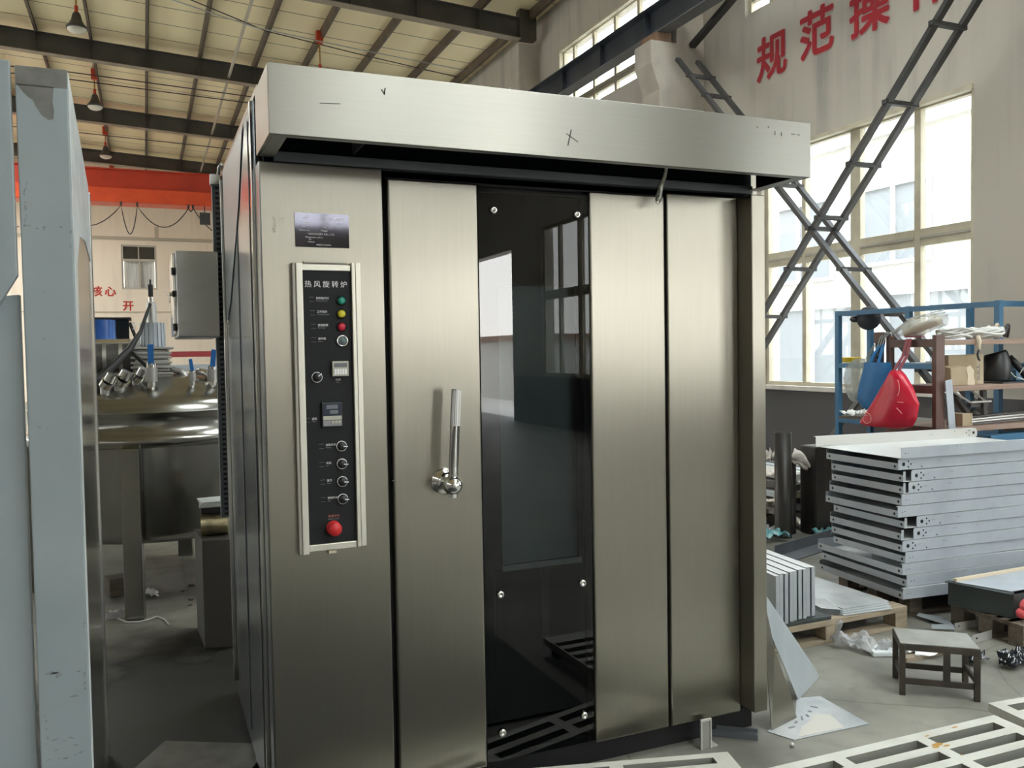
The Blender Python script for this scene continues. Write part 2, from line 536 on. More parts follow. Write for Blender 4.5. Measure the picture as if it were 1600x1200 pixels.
# ------------------------------------------------------------------ mesh builder
class MB:
    def __init__(s):
        s.v, s.f, s.mi, s.sm, s.mats = [], [], [], [], []

    def _m(s, name):
        if name not in s.mats:
            s.mats.append(name)
        return s.mats.index(name)

    def add(s, verts, faces, m, smooth=False):
        o = len(s.v)
        s.v += [tuple(v) for v in verts]
        k = s._m(m)
        for f in faces:
            s.f.append(tuple(i + o for i in f))
            s.mi.append(k)
            s.sm.append(smooth)

    def hexa(s, p, m):
        s.add(p, [(0, 3, 2, 1), (4, 5, 6, 7), (0, 1, 5, 4), (1, 2, 6, 5), (2, 3, 7, 6), (3, 0, 4, 7)], m)

    def box(s, x0, x1, y0, y1, z0, z1, m):
        s.hexa([(x0, y0, z0), (x1, y0, z0), (x1, y1, z0), (x0, y1, z0),
                (x0, y0, z1), (x1, y0, z1), (x1, y1, z1), (x0, y1, z1)], m)

    def obox(s, M, x0, x1, y0, y1, z0, z1, m):
        p = [M @ Vector(q) for q in ((x0, y0, z0), (x1, y0, z0), (x1, y1, z0), (x0, y1, z0),
                                     (x0, y0, z1), (x1, y0, z1), (x1, y1, z1), (x0, y1, z1))]
        s.hexa(p, m)

    def bar(s, a, b, w, h, m, up=(0, 0, 1)):
        a, b = Vector(a), Vector(b)
        d = (b - a).normalized()
        u = Vector(up)
        if abs(d.dot(u)) > 0.98:
            u = Vector((0, 1, 0))
        r = d.cross(u).normalized()
        u = r.cross(d).normalized()
        r *= w / 2
        u *= h / 2
        s.hexa([a - r - u, a + r - u, a + r + u, a - r + u, b - r - u, b + r - u, b + r + u, b - r + u], m)

    def cyl(s, a, b, r0, m, r1=None, n=20, caps=True, smooth=True):
        a, b = Vector(a), Vector(b)
        r1 = r0 if r1 is None else r1
        d = (b - a).normalized()
        u = Vector((0, 0, 1)) if abs(d.z) < 0.9 else Vector((1, 0, 0))
        x = d.cross(u).normalized()
        y = d.cross(x).normalized()
        ra = [a + x * math.cos(2 * math.pi * i / n) * r0 + y * math.sin(2 * math.pi * i / n) * r0 for i in range(n)]
        rb = [b + x * math.cos(2 * math.pi * i / n) * r1 + y * math.sin(2 * math.pi * i / n) * r1 for i in range(n)]
        s.add(ra + rb, [(i, (i + 1) % n, n + (i + 1) % n, n + i) for i in range(n)], m, smooth)
        if caps:
            s.add(ra, [tuple(range(n))[::-1]], m)
            s.add(rb, [tuple(range(n))], m)

    def tube(s, pts, r, m, n=8, closed=False):
        P = [Vector(p) for p in pts]
        L = len(P)
        rings = []
        px = None
        for i in range(L):
            if closed:
                d = (P[(i + 1) % L] - P[i - 1]).normalized()
            else:
                d = (P[min(i + 1, L - 1)] - P[max(i - 1, 0)]).normalized()
            if px is None:
                u = Vector((0, 0, 1)) if abs(d.z) < 0.9 else Vector((1, 0, 0))
                px = d.cross(u).normalized()
            px = (px - d * px.dot(d)).normalized()
            py = d.cross(px)
            rr = r[i] if isinstance(r, (list, tuple)) else r
            rings.append([P[i] + px * math.cos(2 * math.pi * k / n) * rr + py * math.sin(2 * math.pi * k / n) * rr for k in range(n)])
        v = [q for ring in rings for q in ring]
        f = []
        for i in range(L if closed else L - 1):
            j = (i + 1) % L
            for k in range(n):
                f.append((i * n + k, i * n + (k + 1) % n, j * n + (k + 1) % n, j * n + k))
        if not closed:
            f.append(tuple(range(n))[::-1])
            f.append(tuple((L - 1) * n + k for k in range(n)))
        s.add(v, f, m, True)

    def lathe(s, prof, origin, m, axis=(0, 0, 1), n=32, smooth=True):
        o = Vector(origin)
        d = Vector(axis).normalized()
        u = Vector((1, 0, 0)) if abs(d.x) < 0.9 else Vector((0, 0, 1))
        x = d.cross(u).normalized()
        y = d.cross(x).normalized()
        v = []
        for (r, h) in prof:
            for i in range(n):
                a = 2 * math.pi * i / n
                v.append(o + d * h + (x * math.cos(a) + y * math.sin(a)) * max(r, 1e-4))
        f = []
        for j in range(len(prof) - 1):
            for i in range(n):
                f.append((j * n + i, j * n + (i + 1) % n, (j + 1) * n + (i + 1) % n, (j + 1) * n + i))
        s.add(v, f, m, smooth)

    def prism(s, pts, ext, m):
        """pts: 3d polygon, ext: extrusion vector"""
        e = Vector(ext)
        a = [Vector(p) for p in pts]
        b = [p + e for p in a]
        n = len(a)
        s.add(a + b, [tuple(range(n))[::-1], tuple(range(n, 2 * n))] +
              [(i, (i + 1) % n, n + (i + 1) % n, n + i) for i in range(n)], m)

    def poly(s, pts, m):
        s.add(pts, [tuple(range(len(pts)))], m)

    def sphere(s, c, r, m, nu=20, nv=12):
        prof = [(math.sin(math.pi * j / nv), -math.cos(math.pi * j / nv)) for j in range(nv + 1)]
        rx = r if isinstance(r, (tuple, list)) else (r, r, r)
        v = []
        for (q, h) in prof:
            for i in range(nu):
                a = 2 * math.pi * i / nu
                v.append((c[0] + rx[0] * max(q, 1e-3) * math.cos(a), c[1] + rx[1] * max(q, 1e-3) * math.sin(a), c[2] + rx[2] * h))
        f = [(j * nu + i, j * nu + (i + 1) % nu, (j + 1) * nu + (i + 1) % nu, (j + 1) * nu + i) for j in range(nv) for i in range(nu)]
        s.add(v, f, m, True)

    def grid(s, fn, nu, nv, m, smooth=True, closed_u=False):
        v = [fn(i / nu, j / nv) for j in range(nv + 1) for i in range(nu + 1)]
        f = [(j * (nu + 1) + i, j * (nu + 1) + i + 1, (j + 1) * (nu + 1) + i + 1, (j + 1) * (nu + 1) + i) for j in range(nv) for i in range(nu)]
        s.add(v, f, m, smooth)

    def text(s, string, size, origin, right, up, m, extrude=0.0, offset=0.0, align='LEFT'):
        """lettering as flat geometry on a plane"""
        cu = bpy.data.curves.new('lettering_curve', 'FONT')
        cu.body = string
        cu.size = size
        cu.extrude = extrude
        cu.offset = offset
        cu.align_x = align
        cu.resolution_u = 3
        ob = bpy.data.objects.new('lettering_curve', cu)
        COL.objects.link(ob)
        dg = bpy.context.evaluated_depsgraph_get()
        ev = ob.evaluated_get(dg)
        me = ev.to_mesh()
        rv, uv = Vector(right), Vector(up)
        nv = rv.cross(uv)
        o = Vector(origin)
        v = [o + rv * q.co.x + uv * q.co.y + nv * q.co.z for q in me.vertices]
        f = [tuple(p.vertices) for p in me.polygons]
        s.add(v, f, m)
        ev.to_mesh_clear()
        bpy.data.objects.remove(ob)
        bpy.data.curves.remove(cu)

    def build(s, name, parent=None, bevel=0.0, seg=2, solid=0.0, subsurf=0, weld=False):
        me = bpy.data.meshes.new(name)
        base = Vector((0, 0, 0))
        if parent is not None:
            base = parent_world(parent)
        me.from_pydata([tuple(Vector(v) - base) for v in s.v], [], s.f)
        for q in s.mats:
            me.materials.append(MATS[q])
        me.polygons.foreach_set('material_index', s.mi)
        me.polygons.foreach_set('use_smooth', s.sm)
        bm = bmesh.new()
        bm.from_mesh(me)
        if weld:
            bmesh.ops.remove_doubles(bm, verts=bm.verts, dist=1e-5)
        if not solid:
            bmesh.ops.recalc_face_normals(bm, faces=bm.faces)
        bm.to_mesh(me)
        bm.free()
        me.update()
        o = bpy.data.objects.new(name, me)
        COL.objects.link(o)
        if parent is not None:
            o.parent = parent
        if solid:
            md = o.modifiers.new('thickness', 'SOLIDIFY')
            md.thickness = solid
            md.offset = 0
        if bevel:
            md = o.modifiers.new('bevel', 'BEVEL')
            md.width = bevel
            md.segments = seg
            md.limit_method = 'ANGLE'
            md.angle_limit = R(40)
        if subsurf:
            md = o.modifiers.new('subsurf', 'SUBSURF')
            md.levels = subsurf
            md.render_levels = subsurf
        return o


def parent_world(o):
    w = Vector(o.location)
    while o.parent is not None:
        o = o.parent
        w += Vector(o.location)
    return w


def tag(o, label, cat, group=None, kind=None):
    if label:
        o['label'] = label
    if cat:
        o['category'] = cat
    if group:
        o['group'] = group
    if kind:
        o['kind'] = kind
    return o


def thing(name, loc, label, cat, group=None, kind=None):
    o = bpy.data.objects.new(name, None)
    o.empty_display_size = 0.1
    COL.objects.link(o)
    o.location = loc
    return tag(o, label, cat, group, kind)


def struct(o, label=None):
    o['kind'] = 'structure'
    if label:
        o['label'] = label
    return o


def rotz(a, loc=(0, 0, 0)):
    return Matrix.Translation(loc) @ Matrix.Rotation(a, 4, 'Z')


# ================================================================== THE SETTING
WX = 7.5            # inner face of the right wall
LX = -14.0          # inner face of the far left wall
Y0, Y1 = -24.0, 34.0
BAY = 5.77
RIDGE = -3.3


def rz_bot(x):      # underside of the roof beams
    return 8.04 + 0.052 * (6.8 - x) if x > RIDGE else 8.04 + 0.052 * (6.8 - RIDGE) - 0.052 * (RIDGE - x)


def rz_deck(x):     # underside of the roof sheet
    return 8.66 + 0.056 * (6.5 - x) if x > RIDGE else 8.66 + 0.056 * (6.5 - RIDGE) - 0.056 * (RIDGE - x)


# floor
b = MB()
b.box(LX - 0.4, WX + 0.4, Y0 - 0.4, Y1 + 0.4, -0.2, 0.0, 'concrete_floor')
struct(b.build('floor'))
# ground outside
b = MB()
b.box(WX + 0.4, 60, -60, 70, -0.25, -0.05, 'outside_ground')
b.box(-60, LX - 0.4, -60, 70, -0.25, -0.05, 'outside_ground')
b.box(LX - 0.4, WX + 0.4, -60, Y0 - 0.4, -0.25, -0.05, 'outside_ground')
struct(b.build('ground_outside'))


def grid_wall(b, axis, c0, c1, u0, u1, z0, z1, holes, m):
    """wall slab with rectangular openings; axis 'x' = slab across x (u runs along y), 'y' = slab across y"""
    us = sorted(set([u0, u1] + [h[0] for h in holes] + [h[1] for h in holes]))
    zs = sorted(set([z0, z1] + [h[2] for h in holes] + [h[3] for h in holes]))
    us = [u for u in us if u0 <= u <= u1]
    zs = [z for z in zs if z0 <= z <= z1]

    def solid(i, j):
        if i < 0 or j < 0 or i >= len(us) - 1 or j >= len(zs) - 1:
            return False
        u, z = (us[i] + us[i + 1]) / 2, (zs[j] + zs[j + 1]) / 2
        return not any(h[0] < u < h[1] and h[2] < z < h[3] for h in holes)

    def pt(c, u, z):
        return (c, u, z) if axis == 'x' else (u, c, z)
    for i in range(len(us) - 1):
        for j in range(len(zs) - 1):
            if not solid(i, j):
                continue
            a, e, z, t = us[i], us[i + 1], zs[j], zs[j + 1]
            for c in (c0, c1):
                b.poly([pt(c, a, z), pt(c, e, z), pt(c, e, t), pt(c, a, t)], m)
            if not solid(i - 1, j):
                b.poly([pt(c0, a, z), pt(c1, a, z), pt(c1, a, t), pt(c0, a, t)], m)
            if not solid(i + 1, j):
                b.poly([pt(c0, e, z), pt(c1, e, z), pt(c1, e, t), pt(c0, e, t)], m)
            if not solid(i, j - 1):
                b.poly([pt(c0, a, z), pt(c0, e, z), pt(c1, e, z), pt(c1, a, z)], m)
            if not solid(i, j + 1):
                b.poly([pt(c0, a, t), pt(c0, e, t), pt(c1, e, t), pt(c1, a, t)], m)


LOWZ = (1.08, 4.24)
CLZ = (6.20, 7.62)
bays = range(-4, 5)          # bay 0 is the one beside the oven
holes = []
for k in bays:
    a, e = 3.44 + BAY * k, 6.72 + BAY * k
    if k == -4:
        holes.append((-19.5, -15.46, 0.0, 3.95))     # roller door opening
    else:
        holes.append((a, e, LOWZ[0], LOWZ[1]))
    holes.append((a, e + 0.33, CLZ[0], CLZ[1]))
b = MB()
grid_wall(b, 'x', WX, WX + 0.30, Y0, Y1, 0.0, 9.2, holes, 'wall_plaster')
struct(b.build('wall_right', weld=True), 'tall plastered right wall with red characters and windows')
lholes = [h for h in holes if h[2] > 3.0 or (h[2] > 0.5 and h[0] > 8)]  # left low openings added in the far bays alone, to brighten the far hall
b = MB()
grid_wall(b, 'x', LX - 0.30, LX, Y0, Y1, 0.0, 9.2, lholes, 'wall_plaster')
struct(b.build('wall_left', weld=True))
b = MB()
grid_wall(b, 'y', Y0 - 0.3, Y0, LX - 0.3, WX + 0.3, 0.0, 9.6, [(2.2, 7.0, 5.5, 7.7)], 'wall_plaster')
struct(b.build('wall_rear', weld=True))
b = MB()
grid_wall(b, 'y', Y1, Y1 + 0.3, LX - 0.3, WX + 0.3, 0.0, 9.6, [(-1.07, 0.20, 4.28, 6.02)], 'end_wall_paint')
struct(b.build('wall_front', weld=True), 'cream end wall far behind the machines')
# painted lines and pipe runs on the end wall
b = MB()
b.box(LX, WX, Y1 - 0.05, Y1, 6.20, 6.32, 'conduit_grey')
b.box(0.16, 0.24, Y1 - 0.06, Y1, 6.2, 6.75, 'conduit_grey')
struct(b.build('trim_1'))
b = MB()
b.box(LX, WX, Y1 - 0.03, Y1, 3.38, 3.42, 'conduit_grey')
struct(b.build('trim_2'))
# sill ledge over the dark dado of the right wall, beside the oven
b = MB()
b.box(WX - 0.05, WX + 0.02, 3.38, 6.80, 1.03, 1.09, 'rag_white')
struct(b.build('trim_3', bevel=0.006))

f = MB()     # tall glazing of the rear wall (seen mirrored in the oven's name plate)
for q in ((2.2, 2.28, 5.5, 7.7), (6.92, 7.0, 5.5, 7.7), (2.28, 6.92, 5.5, 5.58), (2.28, 6.92, 7.62, 7.7), (3.75, 3.83, 5.58, 7.62), (4.85, 4.93, 5.58, 7.62)):
    f.box(q[0], q[1], Y0 - 0.16, Y0 - 0.08, q[2], q[3], 'cream_frame')
o = struct(f.build('window_40'))
f = MB()
for q in ((2.27, 3.76), (3.82, 4.86), (4.92, 6.93)):
    f.poly([(q[0], Y0 - 0.12, 5.57), (q[1], Y0 - 0.12, 5.57), (q[1], Y0 - 0.12, 7.63), (q[0], Y0 - 0.12, 7.63)], 'pane_glass')
f.build('window_glass', parent=o)

# roof sheet, with translucent openings added over its unseen parts to brighten the hall
SKY = [(-3.5, -1.5, 2.6, 6.0), (-9.4, -6.4, 2.2, 6.0), (-15.7, -12.7, 2.2, 6.0), (2.4, 4.6, 3.4, 6.4), (14.6, 18.2, -12.0, -4.8),
       (20.0, 23.8, -12.0, -4.8), (26.2, 30.2, -12.0, -4.8)]


def roof_piece(b, x0, x1, y0, y1, m, t=0.12, dz=0.0):
    cut = sorted([x0, x1] + ([RIDGE] if x0 < RIDGE < x1 else []))
    for i in range(len(cut) - 1):
        a, e = cut[i], cut[i + 1]
        za, ze = rz_deck(a) + dz, rz_deck(e) + dz
        b.hexa([(a, y0, za), (e, y0, ze), (e, y1, ze), (a, y1, za), (a, y0, za + t), (e, y0, ze + t), (e, y1, ze + t), (a, y1, za + t)], m)


b = MB()
g = MB()
ycur = Y0 - 0.4
for (ya, yb, xa, xb) in sorted(SKY):
    roof_piece(b, LX - 0.4, WX + 0.4, ycur, ya, 'cream_roof_sheet')
    roof_piece(b, LX - 0.4, xa, ya, yb, 'cream_roof_sheet')
    roof_piece(b, xb, WX + 0.4, ya, yb, 'cream_roof_sheet')
    roof_piece(g, xa, xb, ya, yb, 'added_rooflight', 0.01, 0.05)
    ycur = yb
roof_piece(b, LX - 0.4, WX + 0.4, ycur, Y1 + 0.4, 'cream_roof_sheet')
ceil = struct(b.build('ceiling'), 'cream sheet metal roof lining')
g.build('added_rooflight', parent=ceil)

# purlins (Z sections under the sheet)
for x in (7.15, 6.05, 4.74, 3.46, 2.34, 1.07, -0.11, -1.29, -2.40, -3.6, -4.8, -6.0, -7.2, -8.4, -9.6, -10.8, -12.0, -13.2):
    z = rz_deck(x)
    b = MB()
    b.box(x - 0.008, x + 0.008, Y0, Y1, z - 0.20, z - 0.005, 'purlin_paint')
    b.box(x - 0.008, x + 0.06, Y0, Y1, z - 0.205, z - 0.19, 'purlin_paint')
    b.box(x + 0.05, x + 0.06, Y0, Y1, z - 0.205, z - 0.17, 'purlin_paint')
    struct(b.build('purlin'), 'dark steel purlin running along the roof')

# roof beams (tapered I beams), one per bay
for k in range(-6, 5):
    y = 13.594 + BAY * (k - 1)
    if y < Y0 + 0.3 or y > Y1 - 0.3:
        continue
    b = MB()
    for (xa, xb) in ((6.95, RIDGE), (RIDGE, LX + 0.3)):
        za, zb = rz_bot(xa), rz_bot(xb)
        ta, tb = rz_deck(xa) - 0.21, rz_deck(xb) - 0.21
        # web
        b.hexa([(xa, y - 0.007, za), (xb, y - 0.007, zb), (xb, y + 0.007, zb), (xa, y + 0.007, za),
                (xa, y - 0.007, ta), (xb, y - 0.007, tb), (xb, y + 0.007, tb), (xa, y + 0.007, ta)], 'rafter_paint')
        # bottom flange
        b.hexa([(xa, y - 0.11, za - 0.014), (xb, y - 0.11, zb - 0.014), (xb, y + 0.11, zb - 0.014), (xa, y + 0.11, za - 0.014),
                (xa, y - 0.11, za), (xb, y - 0.11, zb), (xb, y + 0.11, zb), (xa, y + 0.11, za)], 'rafter_flange')
        # top flange
        b.hexa([(xa, y - 0.11, ta), (xb, y - 0.11, tb), (xb, y + 0.11, tb), (xa, y + 0.11, ta),
                (xa, y - 0.11, ta + 0.014), (xb, y - 0.11, tb + 0.014), (xb, y + 0.11, tb + 0.014), (xa, y + 0.11, ta + 0.014)], 'rafter_paint')
    for x in (6.05, 4.74, 3.46, 2.34, 1.07, -0.11, -1.29, -2.40):      # stiffeners under the purlins
        b.box(x - 0.006, x + 0.006, y - 0.10, y + 0.10, rz_bot(x), rz_deck(x) - 0.21, 'rafter_paint')
    # haunch plate over the column head
    b.box(6.93, 7.30, y - 0.10, y + 0.10, 8.02, 8.62, 'rafter_paint')
    struct(b.build('roof_beam'), 'dark steel roof beam spanning the hall')

# concrete columns with a corbel for the crane runway
for k in range(-5, 5):
    y = 8.02 + BAY * k - (1.1 if k == -1 else 0.0)
    if y < Y0 or y + 0.45 > Y1 or k == -4:      # none beside the roller door
        continue
    b = MB()
    b.prism([(WX + 0.02, y, 0.0), (6.72, y, 0.0), (6.72, y, 5.42), (6.575, y, 5.79), (6.575, y, 6.12),
             (7.02, y, 6.12), (7.02, y, 8.04), (WX + 0.02, y, 8.04)], (0, 0.46, 0), 'concrete_column')
    struct(b.build('column', bevel=0.012), 'concrete wall column with a corbel under the crane runway')

# crane runway girder
b = MB()
b.box(6.80, 6.82, Y0 + 0.5, Y1 - 0.5, 6.275, 6.64, 'girder_blue')
b.box(6.70, 6.92, Y0 + 0.5, Y1 - 0.5, 6.255, 6.275, 'girder_flange')
b.box(6.66, 6.96, Y0 + 0.5, Y1 - 0.5, 6.64, 6.66, 'girder_blue')
for k in range(-17, 24):
    b.box(6.72, 6.80, 1.4 * k - 0.006, 1.4 * k + 0.006, 6.275, 6.64, 'girder_blue')
b.box(6.79, 6.83, Y0 + 0.5, Y1 - 0.5, 6.66, 6.75, 'girder_blue')
for k in range(-5, 5):
    yb_ = 8.02 + BAY * k - (1.1 if k == -1 else 0.0)
    if yb_ > Y0 + 1 and yb_ + 0.5 < Y1 and k != -4:
        b.box(6.68, 6.94, yb_ + 0.02, yb_ + 0.44, 6.12, 6.255, 'girder_brown')
struct(b.build('runway_beam'), 'long blue black crane runway girder on column corbels')
# small strut from wall to girder beside the near corbel
b = MB()
b.bar((7.28, 8.0, 6.10), (7.22, 6.3, 6.62), 0.07, 0.10, 'brace_paint', (1, 0, 0))
struct(b.build('girder_strut'))

# galvanised conduit along the roof
b = MB()
b.tube([(1.74, Y0 + 1, 8.40), (1.74, Y1 - 0.3, 8.40)], 0.035, 'conduit_grey', 10)
struct(b.build('trim_4'), 'pale conduit running along the roof under the purlins')


# windows of the long walls
def window(name, x, y0, y1, z0, z1, rails, posts, thick, side=1, label=None):
    """frame bars in the plane x; posts/rails = list of (from, to)"""
    f = MB()
    xa, xb = x + 0.06 * side, x + 0.14 * side
    xa, xb = min(xa, xb), max(xa, xb)
    m = 'cream_frame'
    t = thick
    f.box(xa, xb, y0, y0 + t, z0, z1, m)
    f.box(xa, xb, y1 - t, y1, z0, z1, m)
    f.box(xa, xb, y0 + t, y1 - t, z0, z0 + t, m)
    f.box(xa, xb, y0 + t, y1 - t, z1 - t, z1, m)
    for (a, e) in posts:
        f.box(xa, xb, a, e, z0 + t, z1 - t, m)
    for (a, e) in rails:
        ps = sorted([(y0, y0 + t)] + list(posts) + [(y1 - t, y1)])
        for i in range(len(ps) - 1):
            f.box(xa, xb, ps[i][1], ps[i + 1][0], a, e, m)
            if e - a > 0.12:
                f.box(xa - 0.012, xb + 0.012, ps[i][1], ps[i + 1][0], a + (e - a) * 0.40, a + (e - a) * 0.58, 'grey_frame')
    o = f.build(name, bevel=0.005)
    struct(o, label)
    zs = sorted([z0, z0 + t] + [q for r in rails for q in r] + [z1 - t, z1])
    p = MB()
    for i in range(1, len(zs) - 1, 2):
        ps = sorted([(y0, y0 + t)] + list(posts) + [(y1 - t, y1)])
        for j in range(len(ps) - 1):
            xm = x + 0.10 * side
            p.poly([(xm, ps[j][1] - 0.01, zs[i] - 0.01), (xm, ps[j + 1][0] + 0.01, zs[i] - 0.01), (xm, ps[j + 1][0] + 0.01, zs[i + 1] + 0.01), (xm, ps[j][1] - 0.01, zs[i + 1] + 0.01)], 'pane_glass')
    g = p.build('window_glass', parent=o)
    # cream head moulding on the room side
    return o


wn = 0
for k in bays:
    a, e = 3.44 + BAY * k, 6.72 + BAY * k
    for x, side in ((WX, 1), (LX, -1)):
        if k > -4 and (side == 1 or k >= 1):
            wn += 1
            window('window_%d' % wn, x, a, e, LOWZ[0], LOWZ[1], [(2.69, 2.88)],
                   [(a + 1.576, a + 1.73), (a + 0.707, a + 0.793), (a + 2.50, a + 2.57)], 0.06, side,
                   'large cream framed window above the dark dado beside the oven' if (k == 0 and side == 1) else None)
        wn += 1
        window('window_%d' % wn, x, a, e + 0.33, CLZ[0], CLZ[1], [(6.40, 6.54)],
               [(a + 0.70 + 0.8 * q, a + 0.78 + 0.8 * q) for q in range(4)], 0.06, side,
               'clerestory window strip above the runway girder' if (k == 1 and side == 1) else None)
# cream mouldings around the nearest window heads
b = MB()
b.box(WX - 0.03, WX + 0.06, 3.44, 6.72, 4.20, 4.25, 'cream_frame')
b.box(WX + 0.00, WX + 0.06, 3.44, 3.47, 1.08, 4.2, 'cream_frame')
b.box(WX - 0.03, WX + 0.06, 3.44 + BAY, 7.05 + BAY, 7.58, 7.63, 'cream_frame')
b.box(WX - 0.03, WX + 0.06, 7.02 + BAY, 7.06 + BAY, 6.2, 7.58, 'cream_frame')
struct(b.build('trim_5'))

# window of the end wall, with curtains behind the panes
f = MB()
yy = Y1
for q in ((-1.07, -1.0, 4.28, 6.02), (0.13, 0.20, 4.28, 6.02), (-1.0, 0.13, 4.28, 4.35), (-1.0, 0.13, 5.95, 6.02), (-1.0, 0.13, 5.38, 5.47),
          (-0.47, -0.40, 4.35, 5.38), (-0.47, -0.43, 5.47, 5.95)):
    f.box(q[0], q[1], yy + 0.02, yy + 0.10, q[2], q[3], 'grey_frame')
o = f.build('window_%d' % (wn + 1))
struct(o, 'grey framed window high on the cream end wall')
f = MB()
f.box(-1.0, 0.13, yy + 0.16, yy + 0.19, 4.3, 5.42, 'curtain_pale')
f.build('curtain', parent=o)
f = MB()
f.box(-1.0, 0.13, yy + 0.05, yy + 0.06, 5.47, 5.95, 'dark_pane')
f.box(-1.0, 0.13, yy + 0.22, yy + 0.25, 4.2, 6.1, 'dark_pane')
f.build('window_glass', parent=o)

# ------------------------------------------------------------------ the building across the yard
bld = thing('neighbouring_building', (15.0, 8.0, -0.05), 'pale building across the yard seen through the large window', 'building')
b = MB()
b.box(15.0, 19.0, -6, 34, -0.05, 6.3, 'outside_wall')
b.box(14.8, 19.0, -6, 34, 6.3, 6.6, 'outside_wall')
b.build('building_wall', parent=bld)
b = MB()
b.box(14.4, 15.2, 5.6, 8.8, 6.6, 8.2, 'outside_wall')
b.build('roof_turret', parent=bld)
for (ya, yb, za, zb) in ((13.2, 15.6, 3.2, 5.2), (10.4, 12.4, 3.4, 5.2), (12.4, 15.4, 0.3, 2.6), (9.4, 11.6, 0.3, 2.8), (5.6, 7.2, 1.2, 3.0), (6.0, 7.2, 4.4, 6.0)):
    b = MB()
    for q in ((ya, ya + 0.08, za, zb), (yb - 0.08, yb, za, zb), (ya + 0.08, yb - 0.08, za, za + 0.08), (ya + 0.08, yb - 0.08, zb - 0.08, zb), ((ya + yb) / 2 - 0.04, (ya + yb) / 2 + 0.04, za + 0.08, zb - 0.08)):
        b.box(14.90, 14.97, q[0], q[1], q[2], q[3], 'outside_frame')
    w = b.build('window', parent=bld)
    b = MB()
    b.box(14.975, 14.99, ya + 0.05, yb - 0.05, za + 0.05, zb - 0.05, 'outside_pane')
    b.build('pane', parent=w)

shed = thing('yard_shed', (13.0, -28.0, -0.05), 'low pale shed in the yard, mirrored in the dark oven door glass', 'shed')
b = MB()
b.box(11.0, 16.0, -40.0, -22.0, -0.05, 1.95, 'outside_wall')
b.build('shed_wall', parent=shed)
b = MB()
b.box(10.8, 16.2, -40.2, -21.8, 1.95, 2.15, 'girder_brown')
b.build('shed_roof', parent=shed)

# ================================================================== THE OVEN
oven = thing('rotary_oven', (1.0, 0.7, 0.0), 'large stainless steel rotary oven with hood, control panel and dark glass door', 'oven')
W, D, ZB, ZT = 1.985, 1.40, 0.10, 2.46
b = MB()
b.box(0.02, W - 0.02, 0.06, D - 0.02, 0.0, ZB, 'black_void')
b.build('plinth', parent=oven)
b = MB()   # body: right side, back, roof, bottom
b.box(W - 0.03, W, 0.031, D, ZB, ZT, 'steel_front')
b.box(0.02, W - 0.03, D - 0.02, D, ZB, ZT - 0.02, 'steel_dull')
b.box(0.0, W, 0.0, D, ZT - 0.02, ZT, 'steel_hood')
b.box(0.02, W - 0.03, 0.031, D - 0.02, ZB, ZB + 0.02, 'interior_dark')
b.box(0.02, W - 0.03, 0.03, 0.05, 2.20, ZT - 0.02, 'interior_dark')
b.build('cabinet_body', parent=oven)
b = MB()   # left side, still in its film
b.box(0.0, 0.02, 0.10, D, ZB - 0.06, ZT - 0.02, 'steel_side')
b.box(-0.004, 0.0, 0.26, 0.268, ZB, ZT - 0.05, 'dark_slate')
b.box(-0.004, 0.0, 0.70, 0.708, ZB, ZT - 0.05, 'dark_slate')
b.box(-0.012, 0.0, 0.115, 0.15, ZB, ZT - 0.02, 'steel_bright')
b.box(-0.016, 0.0, 1.27, 1.30, ZB, ZT - 0.06, 'steel_bright')
b.build('side_panel', parent=oven, bevel=0.003)
b = MB()
b.prism([(-0.003, 0.40, 2.43), (-0.003, 1.25, 2.43), (-0.003, 1.25, 1.75), (-0.003, 1.05, 1.83), (-0.003, 0.62, 2.17)], (-0.002, 0, 0), 'blue_film')
tag(b.build('protective_film', parent=oven), 'pale blue protective film on the upper side panel', None)
b = MB()
b.box(-0.001, 0.022, 0.001, 0.10, ZB, 2.22, 'steel_side')
b.build('corner_trim', parent=oven, bevel=0.004)
# front skin
b = MB()
b.box(0.0, 0.399, -0.001, 0.03, ZB - 0.1, 2.22, 'steel_front')
b.build('control_fascia', parent=oven, bevel=0.004)
b = MB()
b.box(1.527, 1.862, -0.001, 0.03, ZB + 0.004, 2.205, 'steel_front')
b.build('fixed_panel', parent=oven, bevel=0.006, seg=3)
b = MB()
b.box(1.862, 1.928, -0.088, 0.03, ZB + 0.03, 2.203, 'steel_front')
b.box(1.928, W, 0.0, 0.03, ZB, 2.21, 'steel_front')
b.build('end_post', parent=oven, bevel=0.004)
b = MB()
b.box(0.05, 1.93, -0.012, 0.035, 2.221, 2.252, 'dark_slate')
b.box(0.399, 1.862, 0.03, 0.05, 2.17, 2.221, 'black_void')
b.build('door_track', parent=oven, bevel=0.002)
# hood: open underneath with folded lips
b = MB()
hx0, hx1, hy, hz0, hz1 = -0.006, 1.967, -0.300, 2.234, 2.436
b.box(hx0, hx1, hy, hy + 0.012, hz0, hz1, 'steel_hood')
b.box(hx0, hx0 + 0.012, hy + 0.012, 0.0, hz0, hz1, 'steel_hood')
b.box(hx1 - 0.012, hx1, hy + 0.012, 0.0, hz0, hz1, 'steel_hood')
b.box(hx0 + 0.012, hx1 - 0.012, hy + 0.012, 0.0, hz1 - 0.012, hz1, 'steel_hood')
b.box(hx0 + 0.012, hx1 - 0.012, hy + 0.012, hy + 0.035, hz0, hz0 + 0.003, 'steel_dull')
b.box(hx0 + 0.012, hx0 + 0.055, hy + 0.035, 0.0, hz0, hz0 + 0.003, 'steel_dull')
b.box(hx1 - 0.055, hx1 - 0.012, hy + 0.035, 0.0, hz0, hz0 + 0.003, 'steel_dull')
